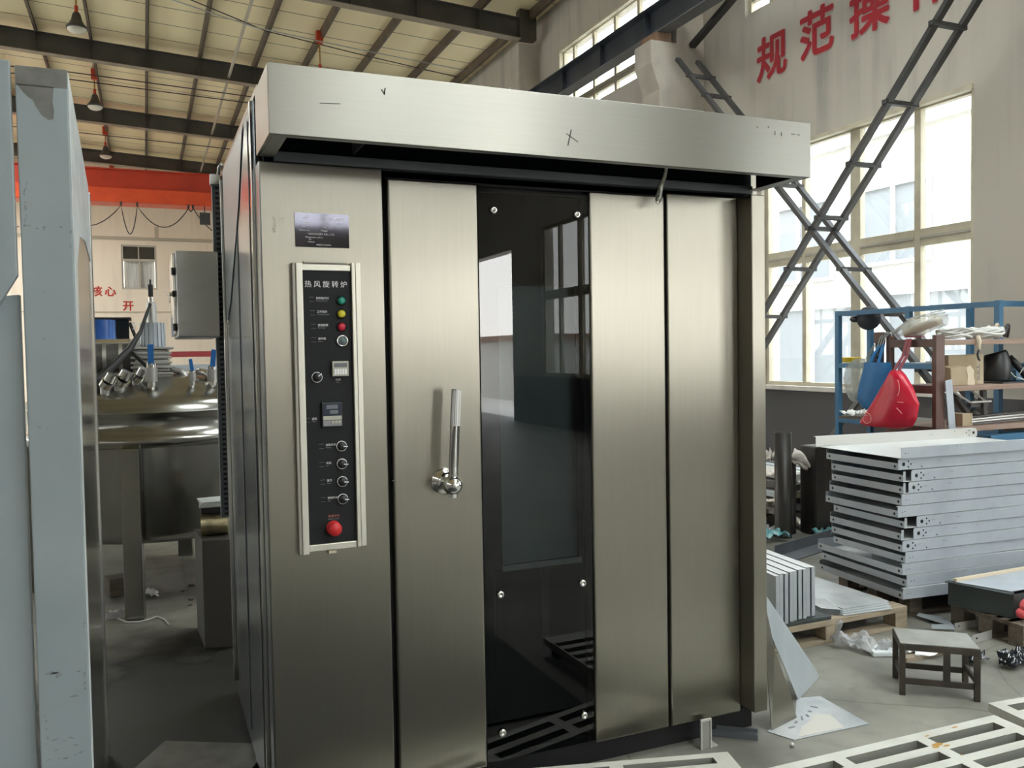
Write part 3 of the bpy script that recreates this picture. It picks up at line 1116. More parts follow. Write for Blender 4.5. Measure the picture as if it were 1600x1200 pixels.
b.box(hx0 + 0.012, hx1 - 0.012, hy + 0.03, -0.004, 2.39, 2.40, 'dark_paint')  # dark sheet paints in the dark mirrored inside the hood's hollow
b.box(0.30, 0.306, hy + 0.02, -0.004, 2.26, 2.39, 'dark_paint')
hood = b.build('hood', parent=oven, bevel=0.003)
b = MB()   # scuffs on the hood front
for (x, z, w, h, a) in ((0.17, 2.335, 0.06, 0.002, -4), (0.955, 2.30, 0.004, 0.055, 14), (0.965, 2.30, 0.05, 0.003, 30), (0.33, 2.385, 0.018, 0.004, 50), (0.335, 2.387, 0.004, 0.02, 10),
                        (1.80, 2.385, 0.004, 0.014, 0), (1.83, 2.384, 0.004, 0.014, 0), (1.885, 2.388, 0.02, 0.003, 0), (1.91, 2.388, 0.01, 0.004, 0), (1.72, 2.40, 0.004, 0.006, 0), (1.77, 2.405, 0.006, 0.005, 20)):
    M = Matrix.Translation((x, hy - 0.0004, z)) @ Matrix.Rotation(R(a), 4, 'Y')
    b.obox(M, -w / 2, w / 2, -0.0003, 0.0003, -h / 2, h / 2, 'scratch_dark')
_s = b.build('scuff', parent=hood)
_s['kind'] = 'stuff'
# bent rod hanging from the hood in front of the sliding door
b = MB()
b.tube([(1.395, -0.20, 2.262), (1.42, -0.16, 2.255), (1.44, -0.12, 2.240), (1.452, -0.075, 2.215), (1.457, -0.055, 2.19), (1.457, -0.05, 2.165)], [0.007, 0.007, 0.008, 0.012, 0.013, 0.012], 'steel_bright', 10)
b.tube([(1.448, -0.05, 2.17), (1.449, -0.05, 2.155), (1.457, -0.05, 2.149), (1.465, -0.05, 2.155), (1.466, -0.05, 2.17)], 0.004, 'steel_bright', 6)
b.build('door_stop_rod', parent=oven)

# name plate
b = MB()
b.box(0.108, 0.283, -0.004, -0.001, 1.951, 2.061, 'plate_black')
npl = b.build('name_plate', parent=oven)
b = MB()
rx, uz = (1, 0, 0), (0, 0, 1)
yp = -0.0045
b.text('ROTARY OVEN', 0.0115, (0.187, yp, 2.0405), rx, uz, 'print_white')
for (t, s, x, z) in (('Model', .0075, .133, 2.027), ('Voltage', .0075, .198, 2.027), ('380V 50HZ', .0065, .240, 2.027),
                     ('Power', .0075, .130, 2.015), ('kW', .0065, .172, 2.015), ('Fuel used', .0075, .198, 2.015), ('electric', .0065, .245, 2.015),
                     ('Manuf. date', .0075, .120, 2.003), ('Weight', .0075, .190, 2.003),
                     ('MACHINERY CO., LTD', .0085, .150, 1.991), ('Manufacturer address', .0065, .140, 1.981), ('Tel.', .0065, .150, 1.974),
                     ('Website', .0065, .147, 1.966), ('MADE IN CHINA', .0065, .175, 1.957)):
    b.text(t, s, (x, yp, z), rx, uz, 'print_white')
b.box(0.130, 0.150, -0.0046, -0.0044, 2.044, 2.0452, 'print_white')
b.box(0.130, 0.150, -0.0046, -0.0044, 2.051, 2.0522, 'print_white')
b.box(0.149, 0.1502, -0.0046, -0.0044, 2.044, 2.0522, 'print_white')
b.build('plate_lettering', parent=npl)

# control panel
b = MB()
b.box(0.1255, 0.2825, -0.010, -0.001, 0.978, 1.874, 'black_board')
cp = b.build('control_panel', parent=oven)
b = MB()
b.box(0.092, 0.1035, -0.020, -0.001, 0.948, 1.898, 'alu_dark')
b.box(0.1035, 0.125, -0.024, -0.001, 0.948, 1.898, 'alu_trim')
b.build('frame_rail', parent=cp, bevel=0.0025)
b = MB()
b.box(0.2835, 0.296, -0.024, -0.001, 0.957, 1.902, 'alu_trim')
b.box(0.297, 0.315, -0.020, -0.001, 0.957, 1.902, 'alu_trim')
b.build('frame_rail', parent=cp, bevel=0.0025)
b = MB()
b.box(0.1255, 0.283, -0.016, -0.001, 1.874, 1.893, 'alu_trim')
b.box(0.130, 0.275, -0.012, -0.001, 1.898, 1.905, 'alu_dark')
b.build('frame_rail', parent=cp, bevel=0.002)
b = MB()
b.box(0.1255, 0.283, -0.016, -0.001, 0.955, 0.977, 'alu_trim')
b.box(0.188, 0.215, -0.014, -0.001, 0.942, 0.953, 'cream_frame')
b.build('frame_rail', parent=cp, bevel=0.002)


def button(name, x, z, r, m, lab, ring='black_plastic', dome=True):
    q = MB()
    q.lathe([(0.0, 0.0), (r * 1.28, 0.0), (r * 1.28, 0.006), (r * 1.02, 0.008)], (x, -0.010, z), ring, (0, -1, 0), 24)
    q.lathe([(r, 0.006), (r, 0.011), (r * 0.86, 0.0145), (r * 0.4, 0.016), (0.0, 0.0163)], (x, -0.010, z), m, (0, -1, 0), 24)
    return tag(q.build(name, parent=cp), lab, None)


button('indicator_lamp', 0.250, 1.777, 0.0125, 'button_green', 'green indicator lamp')
button('indicator_lamp', 0.249, 1.734, 0.0125, 'button_yellow', 'yellow indicator lamp')
button('indicator_lamp', 0.2485, 1.691, 0.0125, 'button_red', 'red indicator lamp')
q = MB()
q.lathe([(0.0, 0.0), (0.0195, 0.0), (0.0195, 0.005), (0.0175, 0.008), (0.014, 0.006), (0.0135, 0.004)], (0.2505, -0.010, 1.645), 'chrome', (0, -1, 0), 32)
q.lathe([(0.0135, 0.004), (0.012, 0.009), (0.008, 0.0095), (0.0075, 0.012), (0.0, 0.0125)], (0.2505, -0.010, 1.645), 'button_grey', (0, -1, 0), 24)
tag(q.build('buzzer', parent=cp), 'grey round buzzer in a chrome ring', None)
q = MB()
q.lathe([(0.0, 0.0), (0.024, 0.0), (0.024, 0.003), (0.018, 0.005), (0.018, 0.016), (0.0225, 0.022), (0.0225, 0.032), (0.019, 0.038), (0.0, 0.0385)], (0.2065, -0.010, 1.027), 'stop_red', (0, -1, 0), 32)
tag(q.build('emergency_stop', parent=cp), 'large red mushroom stop button', None)
q = MB()   # timer
q.box(0.2135, 0.2665, -0.026, -0.010, 1.529, 1.578, 'timer_beige')
q.box(0.219, 0.262, -0.0275, -0.026, 1.559, 1.572, 'lcd_grey')
for i in range(5):
    q.box(0.2195 + i * 0.0085, 0.2265 + i * 0.0085, -0.028, -0.026, 1.534, 1.553, 'print_white')
tag(q.build('timer', parent=cp, bevel=0.0015), 'small beige timer', None)
q = MB()   # temperature controller
q.box(0.176, 0.243, -0.024, -0.010, 1.362, 1.444, 'black_plastic')
q.box(0.179, 0.240, -0.0255, -0.024, 1.400, 1.441, 'controller_navy')
q.box(0.190, 0.228, -0.027, -0.0255, 1.422, 1.435, 'lcd_grey')
q.box(0.201, 0.228, -0.027, -0.0255, 1.406, 1.418, 'lcd_grey')
q.box(0.179, 0.240, -0.0265, -0.024, 1.386, 1.399, 'timer_beige')
q.box(0.179, 0.240, -0.0255, -0.024, 1.366, 1.385, 'print_grey')
for i in range(3):
    q.box(0.205 + i * 0.0115, 0.214 + i * 0.0115, -0.0275, -0.0255, 1.374, 1.384, 'timer_beige')
tag(q.build('temperature_controller', parent=cp, bevel=0.001), 'dark temperature controller with two displays', None)


def knob(x, z, ang):
    q = MB()
    q.lathe([(0.0, 0.0), (0.0165, 0.0), (0.0165, 0.004), (0.0145, 0.0045), (0.0145, 0.014), (0.012, 0.017), (0.0, 0.0172)], (x, -0.010, z), 'black_plastic', (0, -1, 0), 28)
    n = 40
    ring_i, ring_o = [], []
    for i in range(n):
        a = ang + R(14) + 2 * math.pi * (i / (n - 1)) * (332 / 360)
        ring_i.append((x + 0.0152 * math.cos(a), -0.0147, z + 0.0152 * math.sin(a)))
        ring_o.append((x + 0.0175 * math.cos(a), -0.0147, z + 0.0175 * math.sin(a)))
    q.add(ring_i + ring_o, [(i, i + 1, n + i + 1, n + i) for i in range(n - 1)], 'print_white')
    M = Matrix.Translation((x, -0.0275, z)) @ Matrix.Rotation(-ang, 4, 'Y')
    q.obox(M, 0.004, 0.018, -0.001, 0.001, -0.0014, 0.0014, 'print_white')
    return q.build('selector_knob', parent=cp)


knob(0.1645, 1.527, R(45))
for z in (1.297, 1.238, 1.179, 1.121):
    knob(0.2395, z, R(-3))
q = MB()
for i, ch in enumerate('热风旋转炉'):
    q.text(ch, 0.0235, (0.132 + 0.0292 * i, -0.0106, 1.822), rx, uz, 'print_white')
for (t1, t2, x, z) in (('加热指示灯', 'Heating indicator', .168, 1.782), ('工作指示', 'Working indicator', .170, 1.738), ('超温报警', 'Alarm light', .172, 1.694), ('蜂鸣器', 'Buzzer', .172, 1.650),
                       ('时间', 'Timer', .226, 1.514), ('温控', 'Temp', .145, 1.388), ('加热开关', 'Heating', .188, 1.300), ('风机', 'Fan', .188, 1.240), ('蒸汽', 'Steam', .189, 1.182), ('照明开关', 'Light', .190, 1.124)):
    q.text(t1, 0.0085, (x, -0.0106, z), rx, uz, 'print_white')
    q.text(t2, 0.0055, (x, -0.0106, z - 0.0075), rx, uz, 'print_grey')
    if x < 0.2:
        q.box(x - 0.022, x - 0.006, -0.0106, -0.0103, z + 0.006, z + 0.0066, 'print_grey')
        q.box(x - 0.022, x - 0.006, -0.0106, -0.0103, z - 0.008, z - 0.0074, 'print_grey')
q.text('电源开关', 0.0095, (0.190, -0.0106, 1.063), rx, uz, 'print_red')
q.text('Power Switch', 0.0065, (0.190, -0.0106, 1.055), rx, uz, 'print_grey')
q.build('panel_lettering', parent=cp)

# sliding door
door = bpy.data.objects.new('door', None)
COL.objects.link(door)
door.parent = oven
b = MB()
b.box(0.399, 0.418, 0.03, 0.05, 0.10, 2.2, 'black_void')
b.box(1.514, 1.528, 0.03, 0.05, 0.10, 2.2, 'black_void')
b.box(0.418, 0.76, 0.03, 0.06, 0.10, 2.195, 'black_void')
b.box(1.17, 1.514, 0.03, 0.06, 0.10, 2.195, 'black_void')
b.build('door_frame', parent=door)
b = MB()
b.box(0.418, 0.741, -0.002, 0.03, ZB + 0.005, 2.192, 'steel_front')
tag(b.build('door_panel', parent=door, bevel=0.007, seg=3), 'steel panel carrying the lever handle', None)
b = MB()
b.box(1.187, 1.514, -0.002, 0.03, ZB + 0.005, 2.192, 'steel_front')
tag(b.build('door_panel', parent=door, bevel=0.007, seg=3), 'steel panel beyond the dark glass', None)
b = MB()
b.poly([(0.745, 0.004, ZB + 0.015), (1.183, 0.004, ZB + 0.015), (1.183, 0.004, 2.185), (0.745, 0.004, 2.185)], 'door_glass')
tag(b.build('glass_pane', parent=door), 'dark tinted glass held by six steel caps', None)
b = MB()   # black mask behind the glass with the viewing window
mx0, mx1, mz0, mz1 = 0.835, 1.150, 0.815, 1.845
b.box(0.742, mx0, 0.05, 0.062, ZB, 2.195, 'interior_dark')
b.box(mx1, 1.186, 0.05, 0.062, ZB, 2.195, 'interior_dark')
b.box(mx0, mx1, 0.05, 0.062, ZB, mz0, 'interior_dark')
b.box(mx0, mx1, 0.05, 0.062, mz1, 2.195, 'interior_dark')
b.box(0.80, 0.83, 0.046, 0.05, 0.45, 0.80, 'black_void')
b.box(0.985, 1.02, 0.046, 0.05, 0.45, 0.80, 'black_void')
b.box(mx0 - 0.005, mx1 + 0.005, 0.038, 0.05, mz0 - 0.02, mz0, 'steel_dull')
b.build('inner_mask', parent=door)
b = MB()
b.box(mx0 - 0.01, mx1 + 0.01, 0.085, 0.095, mz0 - 0.01, mz1 + 0.01, 'inner_glass')
b.build('inner_window', parent=door)
for (x, z) in ((0.802, 2.103), (1.134, 2.103), (0.803, 0.725), (1.137, 0.726), (0.802, 0.219), (1.137, 0.221)):
    q = MB()
    q.lathe([(0.0, 0.0), (0.014, 0.0), (0.014, 0.006), (0.012, 0.009), (0.005, 0.010), (0.0045, 0.008), (0.0, 0.008)], (x, 0.002, z), 'steel_bright', (0, -1, 0), 20)
    q.build('glass_cap', parent=door)
b = MB()
b.lathe([(0.0, 0.0), (0.047, 0.0), (0.047, 0.004), (0.040, 0.008), (0.020, 0.022), (0.016, 0.050), (0.016, 0.09)], (0.597, -0.002, 1.152), 'chrome', (0, -1, 0), 36)
for a in (70, 190, 310):
    x, z = 0.597 + 0.036 * math.cos(R(a)), 1.152 + 0.036 * math.sin(R(a))
    b.lathe([(0.0, 0.0), (0.006, 0.0), (0.006, 0.003), (0.0, 0.004)], (x, -0.0105, z), 'steel_dull', (0, -1, 0), 10)
b.sphere((0.5985, -0.092, 1.150), 0.0335, 'chrome', 28, 18)
b.cyl((0.598, -0.092, 1.121), (0.5975, -0.092, 1.108), 0.016, 'chrome')
p0, p1 = Vector((0.600, -0.092, 1.165)), Vector((0.6175, -0.092, 1.476))
mid = p0.lerp(p1, 0.60)
b.cyl(p0, mid, 0.0165, 'chrome', n=24)
b.cyl(mid, p1, 0.0155, 'steel_dull', n=24)
for i in range(16):      # knurled grip
    a = 2 * math.pi * i / 16
    o = Vector((0.0152 * math.cos(a), 0.0152 * math.sin(a), 0))
    b.bar(mid + o, p1 + o - Vector((0, 0, 0.005)), 0.0022, 0.0022, 'steel_dull', (0, 1, 0))
b.build('lever_handle', parent=door)

# electrical box and slotted cable duct on the rear of the left side
b = MB()
b.box(-0.212, -0.030, 1.30, 1.75, 1.688, 2.078, 'steel_dull')
eb = b.build('electrical_box', parent=oven, bevel=0.006)
b = MB()
b.box(-0.226, -0.213, 1.32, 1.74, 1.70, 2.068, 'steel_bright')
eb_door = b.build('box_lid', parent=eb, bevel=0.003)
for z in (1.735, 1.985):
    b = MB()
    b.cyl((-0.222, 1.305, z - 0.016), (-0.222, 1.305, z + 0.016), 0.009, 'black_plastic')
    b.build('hinge', parent=eb)
b = MB()
b.cyl((-0.226, 1.33, 1.884), (-0.250, 1.33, 1.884), 0.008, 'chrome')
b.box(-0.252, -0.240, 1.322, 1.338, 1.876, 1.892, 'chrome')
b.box(-0.244, -0.234, 1.328, 1.332, 1.845, 1.876, 'chrome')
b.box(-0.229, -0.214, 1.302, 1.32, 1.870, 1.898, 'black_plastic')
b.build('lock', parent=eb)


def duct(x0, x1, y, z0, z1):
    q = MB()
    q.box(x0, x1, y, y + 0.05, z0, z1, 'dark_slate')
    n = int((z1 - z0) / 0.0235)
    for i in range(n):
        z = z0 + 0.012 + i * 0.0235
        q.box(x0 + 0.014, x1 - 0.006, y - 0.0015, y, z, z + 0.011, 'black_void')
    return q.build('cable_duct', parent=oven)


duct(-0.040, -0.004, 1.405, 0.84, 2.44)
b = MB()
b.tube([(-0.004, 1.40, 2.40), (-0.012, 1.37, 2.44), (-0.012, 1.33, 2.465), (-0.006, 1.28, 2.47)], 0.008, 'steel_dull', 8)
b.box(-0.05, -0.006, 1.36, 1.40, 2.395, 2.44, 'steel_dull')
b.build('duct_bracket', parent=oven)

# ================================================================== THE FILM-COVERED OVEN AT THE LEFT EDGE
ov2 = thing('oven_cabinet', (-0.60, 0.5, 0.0), 'tall oven cabinet in pale blue film standing left of the steel oven', 'oven')
b = MB()
b.box(-0.672, -0.536, 0.023, 0.055, 0.0, 2.452, 'blue_film')
b.build('front_strip', parent=ov2, bevel=0.004)
b = MB()
b.box(-0.670, -0.537, 0.0225, 0.0228, 2.395, 2.450, 'bare_grey_steel')
b.prism([(-0.668, 0.0225, 2.397), (-0.654, 0.0225, 2.377), (-0.640, 0.0225, 2.362), (-0.628, 0.0225, 2.355), (-0.622, 0.0225, 2.338), (-0.606, 0.0225, 2.312), (-0.588, 0.0225, 2.300),
         (-0.576, 0.0225, 2.304), (-0.574, 0.0225, 2.330), (-0.577, 0.0225, 2.352), (-0.573, 0.0225, 2.397)], (0, 0.0003, 0), 'bare_grey_steel')
tag(b.build('torn_patch', parent=ov2), 'bare grey steel where the film has torn away', None)
b = MB()   # side
b.hexa([(-0.556, 0.055, 0.0), (-0.536, 0.055, 0.0), (-0.536, 0.93, 0.0), (-0.556, 0.93, 0.0),
        (-0.556, 0.055, 2.445), (-0.536, 0.055, 2.445), (-0.536, 0.93, 2.27), (-0.556, 0.93, 2.27)], 'steel_bright')
b.box(-0.552, -0.528, 0.915, 0.935, 0.0, 2.25, 'steel_bright')
b.build('side_panel', parent=ov2, bevel=0.003)
b = MB()
b.prism([(-0.5355, 0.03, 2.444), (-0.5355, 0.45, 2.362), (-0.5355, 0.91, 2.268), (-0.5355, 0.91, 1.98), (-0.5355, 0.60, 2.02), (-0.5355, 0.30, 2.0), (-0.5355, 0.16, 1.90), (-0.5355, 0.11, 1.70), (-0.5355, 0.09, 1.2), (-0.5355, 0.08, 0.0), (-0.5355, 0.03, 0.0)], (0.0015, 0, 0), 'white_film')
tag(b.build('protective_film', parent=ov2), 'white film peeling from the upper side', None)
b = MB()
b.box(-0.672, -0.556, 0.90, 0.93, 0.0, 2.2, 'bare_grey_steel')
b.build('back_strip', parent=ov2)


def blob(b, x, y, z, w, h, ang, m, seed):
    """irregular worn patch on a surface facing -y"""
    rr = random.Random(seed)
    n = 11
    pts = []
    for k in range(n):
        a_ = 2 * math.pi * k / n
        r = 0.45 + 0.75 * rr.random()
        u, v_ = w / 2 * r * math.cos(a_), h / 2 * r * math.sin(a_)
        pts.append((x + u * math.cos(ang) - v_ * math.sin(ang), y, z + u * math.sin(ang) + v_ * math.cos(ang)))
    b.poly(pts, m)


b = MB()   # scuffs where the film is rubbed through
rs = random.Random(5)
for (x, z, w, h, n, sx, sz) in ((-0.625, 1.985, .018, .007, 7, .06, .006), (-0.655, 2.06, .006, .02, 9, .004, .06), (-0.542, 1.95, .006, .018, 4, .004, .03), (-0.61, 0.66, .022, .009, 8, .05, .008),
                                (-0.58, 0.585, .02, .007, 2, .01, .003), (-0.60, 0.45, .026, .005, 8, .05, .02), (-0.61, 0.405, .022, .007, 6, .05, .008), (-0.546, 0.64, .006, .02, 5, .003, .05),
                                (-0.545, 0.80, .009, .016, 3, .004, .02), (-0.625, 1.66, .010, .005, 2, .006, .003), (-0.62, 1.80, .008, .006, 2, .01, .02), (-0.63, 1.40, .010, .005, 2, .012, .002), (-0.655, 0.5, .006, .014, 5, .006, .05)):
    for k in range(n):
        blob(b, x + rs.uniform(-sx, sx), 0.0224, z + rs.uniform(-sz, sz), w * rs.uniform(.3, 1), h * rs.uniform(.3, 1), rs.uniform(-.3, .3), 'scratch', rs.random())
_s = b.build('scuff', parent=ov2)
_s['kind'] = 'stuff'
b = MB()   # specks of dirt on the oven front
for (x, z, w, h, n, sx, sz, y) in ((0.055, 2.03, .010, .008, 14, .018, .035, -.0014), (0.345, 1.83, .006, .006, 2, .01, .03, -.0014), (0.12, 0.61, .012, .003, 1, 0, 0, -.0014), (0.43, 1.27, .008, .006, 8, .02, .12, -.0025),
                                   (0.54, 1.28, .006, .006, 6, .04, .08, -.0025), (1.225, 2.0, .009, .007, 10, .02, .05, -.0025), (1.30, 1.98, .006, .006, 3, .02, .02, -.0025), (0.47, 1.09, .006, .006, 2, .01, .02, -.0025)):
    for k in range(n):
        blob(b, x + rs.uniform(-sx, sx), y, z + rs.uniform(-sz, sz), w * rs.uniform(.3, 1), h * rs.uniform(.3, 1), rs.uniform(-.5, .5), 'speck', rs.random())
so_ = b.build('dirt_mark', parent=oven)
so_['kind'] = 'stuff'
pan = thing('film_covered_panel', (-0.80, 0.05, 0.0), 'pale blue film covered panel at the left edge with a notched gap', 'panel')
b = MB()
b.prism([(-0.684, 0.02, 1.845), (-0.684, 0.02, 2.462), (-1.15, 0.02, 2.462), (-1.15, 0.02, 1.0), (-0.745, 0.02, 1.74)], (0, 0.03, 0), 'blue_film')
b.build('upper_sheet', parent=pan, bevel=0.003)
b = MB()
b.prism([(-0.684, 0.055, 0.0), (-0.684, 0.055, 1.792), (-1.15, 0.055, 1.74), (-1.15, 0.055, 0.0)], (0, 0.03, 0), 'blue_film')
b.build('lower_sheet', parent=pan, bevel=0.003)

# ================================================================== BEHIND THE GAP: TANK AND MACHINES
TC = (-0.27, 3.70)
tank = thing('mixing_tank', (TC[0], TC[1], 0.0), 'large domed stainless steel tank on legs behind the gap between the ovens', 'tank')
b = MB()
b.lathe([(0.02, 0.44), (0.70, 0.43), (0.785, 0.46), (0.80, 0.50), (0.80, 1.045)], (TC[0], TC[1], 0), 'steel_tank', n=64)
b.build('tank_body', parent=tank)
b = MB()
b.lathe([(0.80, 1.045), (0.845, 1.045), (0.845, 1.115), (0.815, 1.118), (0.812, 1.255), (0.818, 1.258), (0.812, 1.264)], (TC[0], TC[1], 0), 'steel_tank', n=64)
b.build('jacket_band', parent=tank)
b = MB()
b.lathe([(0.812, 1.264), (0.80, 1.30), (0.765, 1.335), (0.70, 1.365), (0.58, 1.405), (0.42, 1.45), (0.25, 1.48), (0.0, 1.495)], (TC[0], TC[1], 0), 'steel_tank', n=64)
b.build('dome', parent=tank)
for a in (-1.78, 1.36, -0.21, 2.93):
    cx, cy = TC[0] + 0.86 * math.cos(a), TC[1] + 0.86 * math.sin(a)
    M = rotz(a + math.pi / 2, (cx, cy, 0))
    q = MB()
    q.obox(M, -0.055, 0.055, -0.035, 0.035, 0.0, 1.05, 'steel_tank')
    q.obox(M, -0.057, 0.057, 0.035, 0.06, 0.78, 1.05, 'steel_tank')
    q.build('leg', parent=tank, bevel=0.006)


def valve(x, y, z, s, ang):
    q = MB()
    q.cyl((x, y, z - 0.03), (x, y, z + 0.03 * s), 0.026 * s, 'steel_bright', n=6)
    q.cyl((x, y, z + 0.03 * s), (x, y, z + 0.12 * s), 0.038 * s, 'steel_dull', n=20)
    q.cyl((x, y, z + 0.12 * s), (x, y, z + 0.15 * s), 0.030 * s, 'steel_bright', n=8)
    v = q.build('valve', parent=tank)
    q = MB()
    M = Matrix.Translation((x, y - 0.02, z + 0.14 * s)) @ Matrix.Rotation(ang, 4, 'Y')
    q.obox(M, -0.018 * s, 0.018 * s, -0.006, 0.006, 0.0, 0.13 * s, 'valve_blue')
    tag(q.build('valve_lever', parent=v, bevel=0.002), 'blue lever', None)


valve(-0.315, 3.16, 1.415, 1.0, 0.0)
valve(-0.065, 3.20, 1.42, 0.62, R(-8))
valve(0.065, 3.26, 1.405, 0.9, R(6))
# agitator drive on the dome
b = MB()
for (z, s) in ((1.49, .135), (1.515, .115), (1.535, .13), (1.55, .115), (1.565, .13), (1.58, .115), (1.60, .13), (1.615, .115), (1.63, .13), (1.645, .115), (1.665, .145)):
    b.box(-0.31 - s, -0.31 + s, 3.62 - s, 3.62 + s, z - 0.008, z + 0.008, 'steel_dull')
b.box(-0.415, -0.205, 3.51, 3.73, 1.48, 1.67, 'bar_dark')
b.build('agitator_base', parent=tank, bevel=0.003)
b = MB()
for i in range(18):
    a = 2 * math.pi * i / 18
    b.bar((-0.295 + 0.075 * math.cos(a), 3.62 + 0.075 * math.sin(a), 1.68), (-0.295 + 0.072 * math.cos(a), 3.62 + 0.072 * math.sin(a), 1.84), 0.018, 0.018, 'galvanised', (math.cos(a), math.sin(a), 0))
b.cyl((-0.295, 3.62, 1.675), (-0.295, 3.62, 1.842), 0.074, 'galvanised')
b.cyl((-0.295, 3.62, 1.842), (-0.298, 3.62, 1.985), 0.034, 'steel_dull', r1=0.030)
b.cyl((-0.298, 3.62, 1.985), (-0.30, 3.62, 2.02), 0.016, 'steel_bright')
b.build('agitator_motor', parent=tank)
b = MB()
b.cyl((-0.30, 3.62, 2.02), (-0.30, 3.62, 2.105), 0.016, 'black_rubber')
b.cyl((-0.30, 3.62, 2.105), (-0.30, 3.62, 2.14), 0.006, 'black_rubber')
tag(b.build('sensor_plug', parent=tank), 'black sensor plug on top', None)
b = MB()
b.tube([(-0.305, 3.585, 1.97), (-0.33, 3.55, 1.90), (-0.37, 3.5, 1.78), (-0.44, 3.42, 1.66), (-0.54, 3.33, 1.55), (-0.62, 3.28, 1.47), (-0.72, 3.24, 1.43)], [0.010, 0.011, 0.013, 0.022, 0.03, 0.032, 0.03], 'cable_black', 10)
b.bar((-0.43, 3.43, 1.64), (-0.33, 3.40, 1.53), 0.03, 0.02, 'cable_black')
b.build('power_cable', parent=tank)
b = MB()
b.cyl((-0.95, 3.60, 1.60), (-0.41, 3.60, 1.60), 0.10, 'bar_dark', n=24)
b.cyl((-0.95, 3.58, 1.70), (-0.44, 3.58, 1.70), 0.028, 'steel_bright')
for x in (-0.90, -0.80, -0.70, -0.60, -0.50):
    b.cyl((x - 0.012, 3.60, 1.60), (x + 0.012, 3.60, 1.60), 0.112, 'steel_dull', n=24)
b.cyl((-0.70, 3.6, 1.38), (-0.70, 3.6, 1.54), 0.05, 'steel_tank')
b.build('side_drive', parent=tank)
for (x, y, z, r) in ((-0.50, 3.16, 1.44, 0.034), (-0.585, 3.14, 1.425, 0.03), (-0.405, 3.24, 1.455, 0.026)):
    q = MB()
    q.cyl((x, y, z - 0.05), (x, y, z), r, 'steel_dull')
    q.cyl((x, y, z), (x + 0.02, y - 0.02, z + 0.03), r * 1.5, 'steel_bright', n=8)
    q.cyl((x + 0.02, y - 0.02, z + 0.03), (x + 0.045, y - 0.03, z + 0.075), r * 1.1, 'steel_bright')
    q.build('nozzle', parent=tank)
b = MB()
b.tube([(-0.20, 3.55, 1.52), (-0.12, 3.55, 1.50), (-0.09, 3.5, 1.46)], 0.022, 'steel_dull')
b.tube([(-0.02, 3.45, 1.50), (0.03, 3.42, 1.49), (0.06, 3.40, 1.45)], 0.025, 'steel_bright')
b.build('elbow_pipe', parent=tank)

# machine with a blue drum further back
mc = thing('drum_machine', (-0.7, 5.6, 0.0), 'dark machine carrying a shiny blue drum beyond the tank', 'machine')
b = MB()
b.box(-1.25, -0.35, 5.55, 6.3, 1.68, 1.77, 'steel_dull')
b.box(-1.25, -0.40, 5.6, 6.25, 0.0, 1.68, 'bar_dark')
b.build('machine_bed', parent=mc, bevel=0.01)
b = MB()
b.cyl((-0.70, 5.72, 1.77), (-0.70, 5.72, 1.945), 0.115, 'drum_blue', n=32)
b.build('drum', parent=mc)
b = MB()
b.box(-1.2, -0.475, 5.86, 6.2, 1.77, 1.965, 'black_glass')
b.box(-1.2, -0.455, 5.84, 6.22, 1.955, 1.975, 'black_plastic')
b.bar((-0.47, 5.86, 1.93), (-0.42, 5.86, 1.78), 0.03, 0.03, 'black_plastic')
b.build('hopper', parent=mc, bevel=0.006)
b = MB()
b.tube([(-0.445, 5.84, 1.93), (-0.425, 5.84, 1.92), (-0.42, 5.84, 1.87), (-0.45, 5.84, 1.865)], 0.006, 'cable_white', 6)
b.build('handle', parent=mc)

# distant workbench line seen under the electrical box
wb = thing('workbench', (0.6, 9.0, 0.0), 'long grey workbench with red machine parts under the electrical box', 'workbench')
b = MB()
b.box(-0.15, 2.2, 8.8, 9.5, 1.42, 1.50, 'galvanised')
b.build('bench_top', parent=wb, bevel=0.005)
for x in (0.02, 1.0, 2.0):
    b = MB()
    b.box(x, x + 0.08, 8.9, 8.98, 0, 1.42, 'dark_slate')
    b.build('leg', parent=wb)
b = MB()
b.box(-0.1, 2.2, 9.0, 9.4, 0.9, 1.30, 'red_machine')
b.build('red_drawer', parent=wb)
rg = thing('red_rail', (0.6, 10.2, 0.0), 'thin red rail standing beyond the grey workbench', 'rail')
b = MB()
b.box(-0.3, 3.0, 10.2, 10.25, 1.60, 1.68, 'red_machine')
b.build('rail', parent=rg)
for x in (-0.2, 2.8):
    b = MB()
    b.box(x, x + 0.05, 10.2, 10.25, 0.0, 1.60, 'red_machine')
    b.build('post', parent=rg)

# dark steel stand beside the oven with insulation roll
st = thing('steel_stand', (-0.02, 2.3, 0.0), 'dark steel box stand on the floor beside the oven', 'stand')
b = MB()
b.hexa([(-0.095, 2.10, 0.0), (0.06, 2.06, 0.0), (0.06, 2.42, 0.0), (-0.115, 2.46, 0.0), (-0.095, 2.10, 0.60), (0.06, 2.06, 0.60), (0.06, 2.42, 0.60), (-0.115, 2.46, 0.60)], 'bar_dark')
b.build('stand_box', parent=st, bevel=0.005)
o = MB()
o.cyl((-0.085, 2.24, 0.665), (0.055, 2.22, 0.665), 0.065, 'gold_foil', n=18)
tag(o.build('insulation_roll'), 'crumpled gold foil roll lying on the dark steel stand', 'insulation')
o = MB()
o.box(-0.09, 0.05, 2.17, 2.36, 0.731, 0.765, 'black_plastic')
tag(o.build('black_tray', bevel=0.004), 'flat black tray on the gold foil roll', 'tray')
o = MB()
for i in range(4):
    o.obox(rotz(R(3 * i - 4), (-0.02, 2.26, 0.0)), -0.075, 0.072, -0.09, 0.09, 0.766 + i * 0.008, 0.772 + i * 0.008, 'white_film')
tag(o.build('paper_pad'), 'small pile of white papers on the black tray', 'paper')

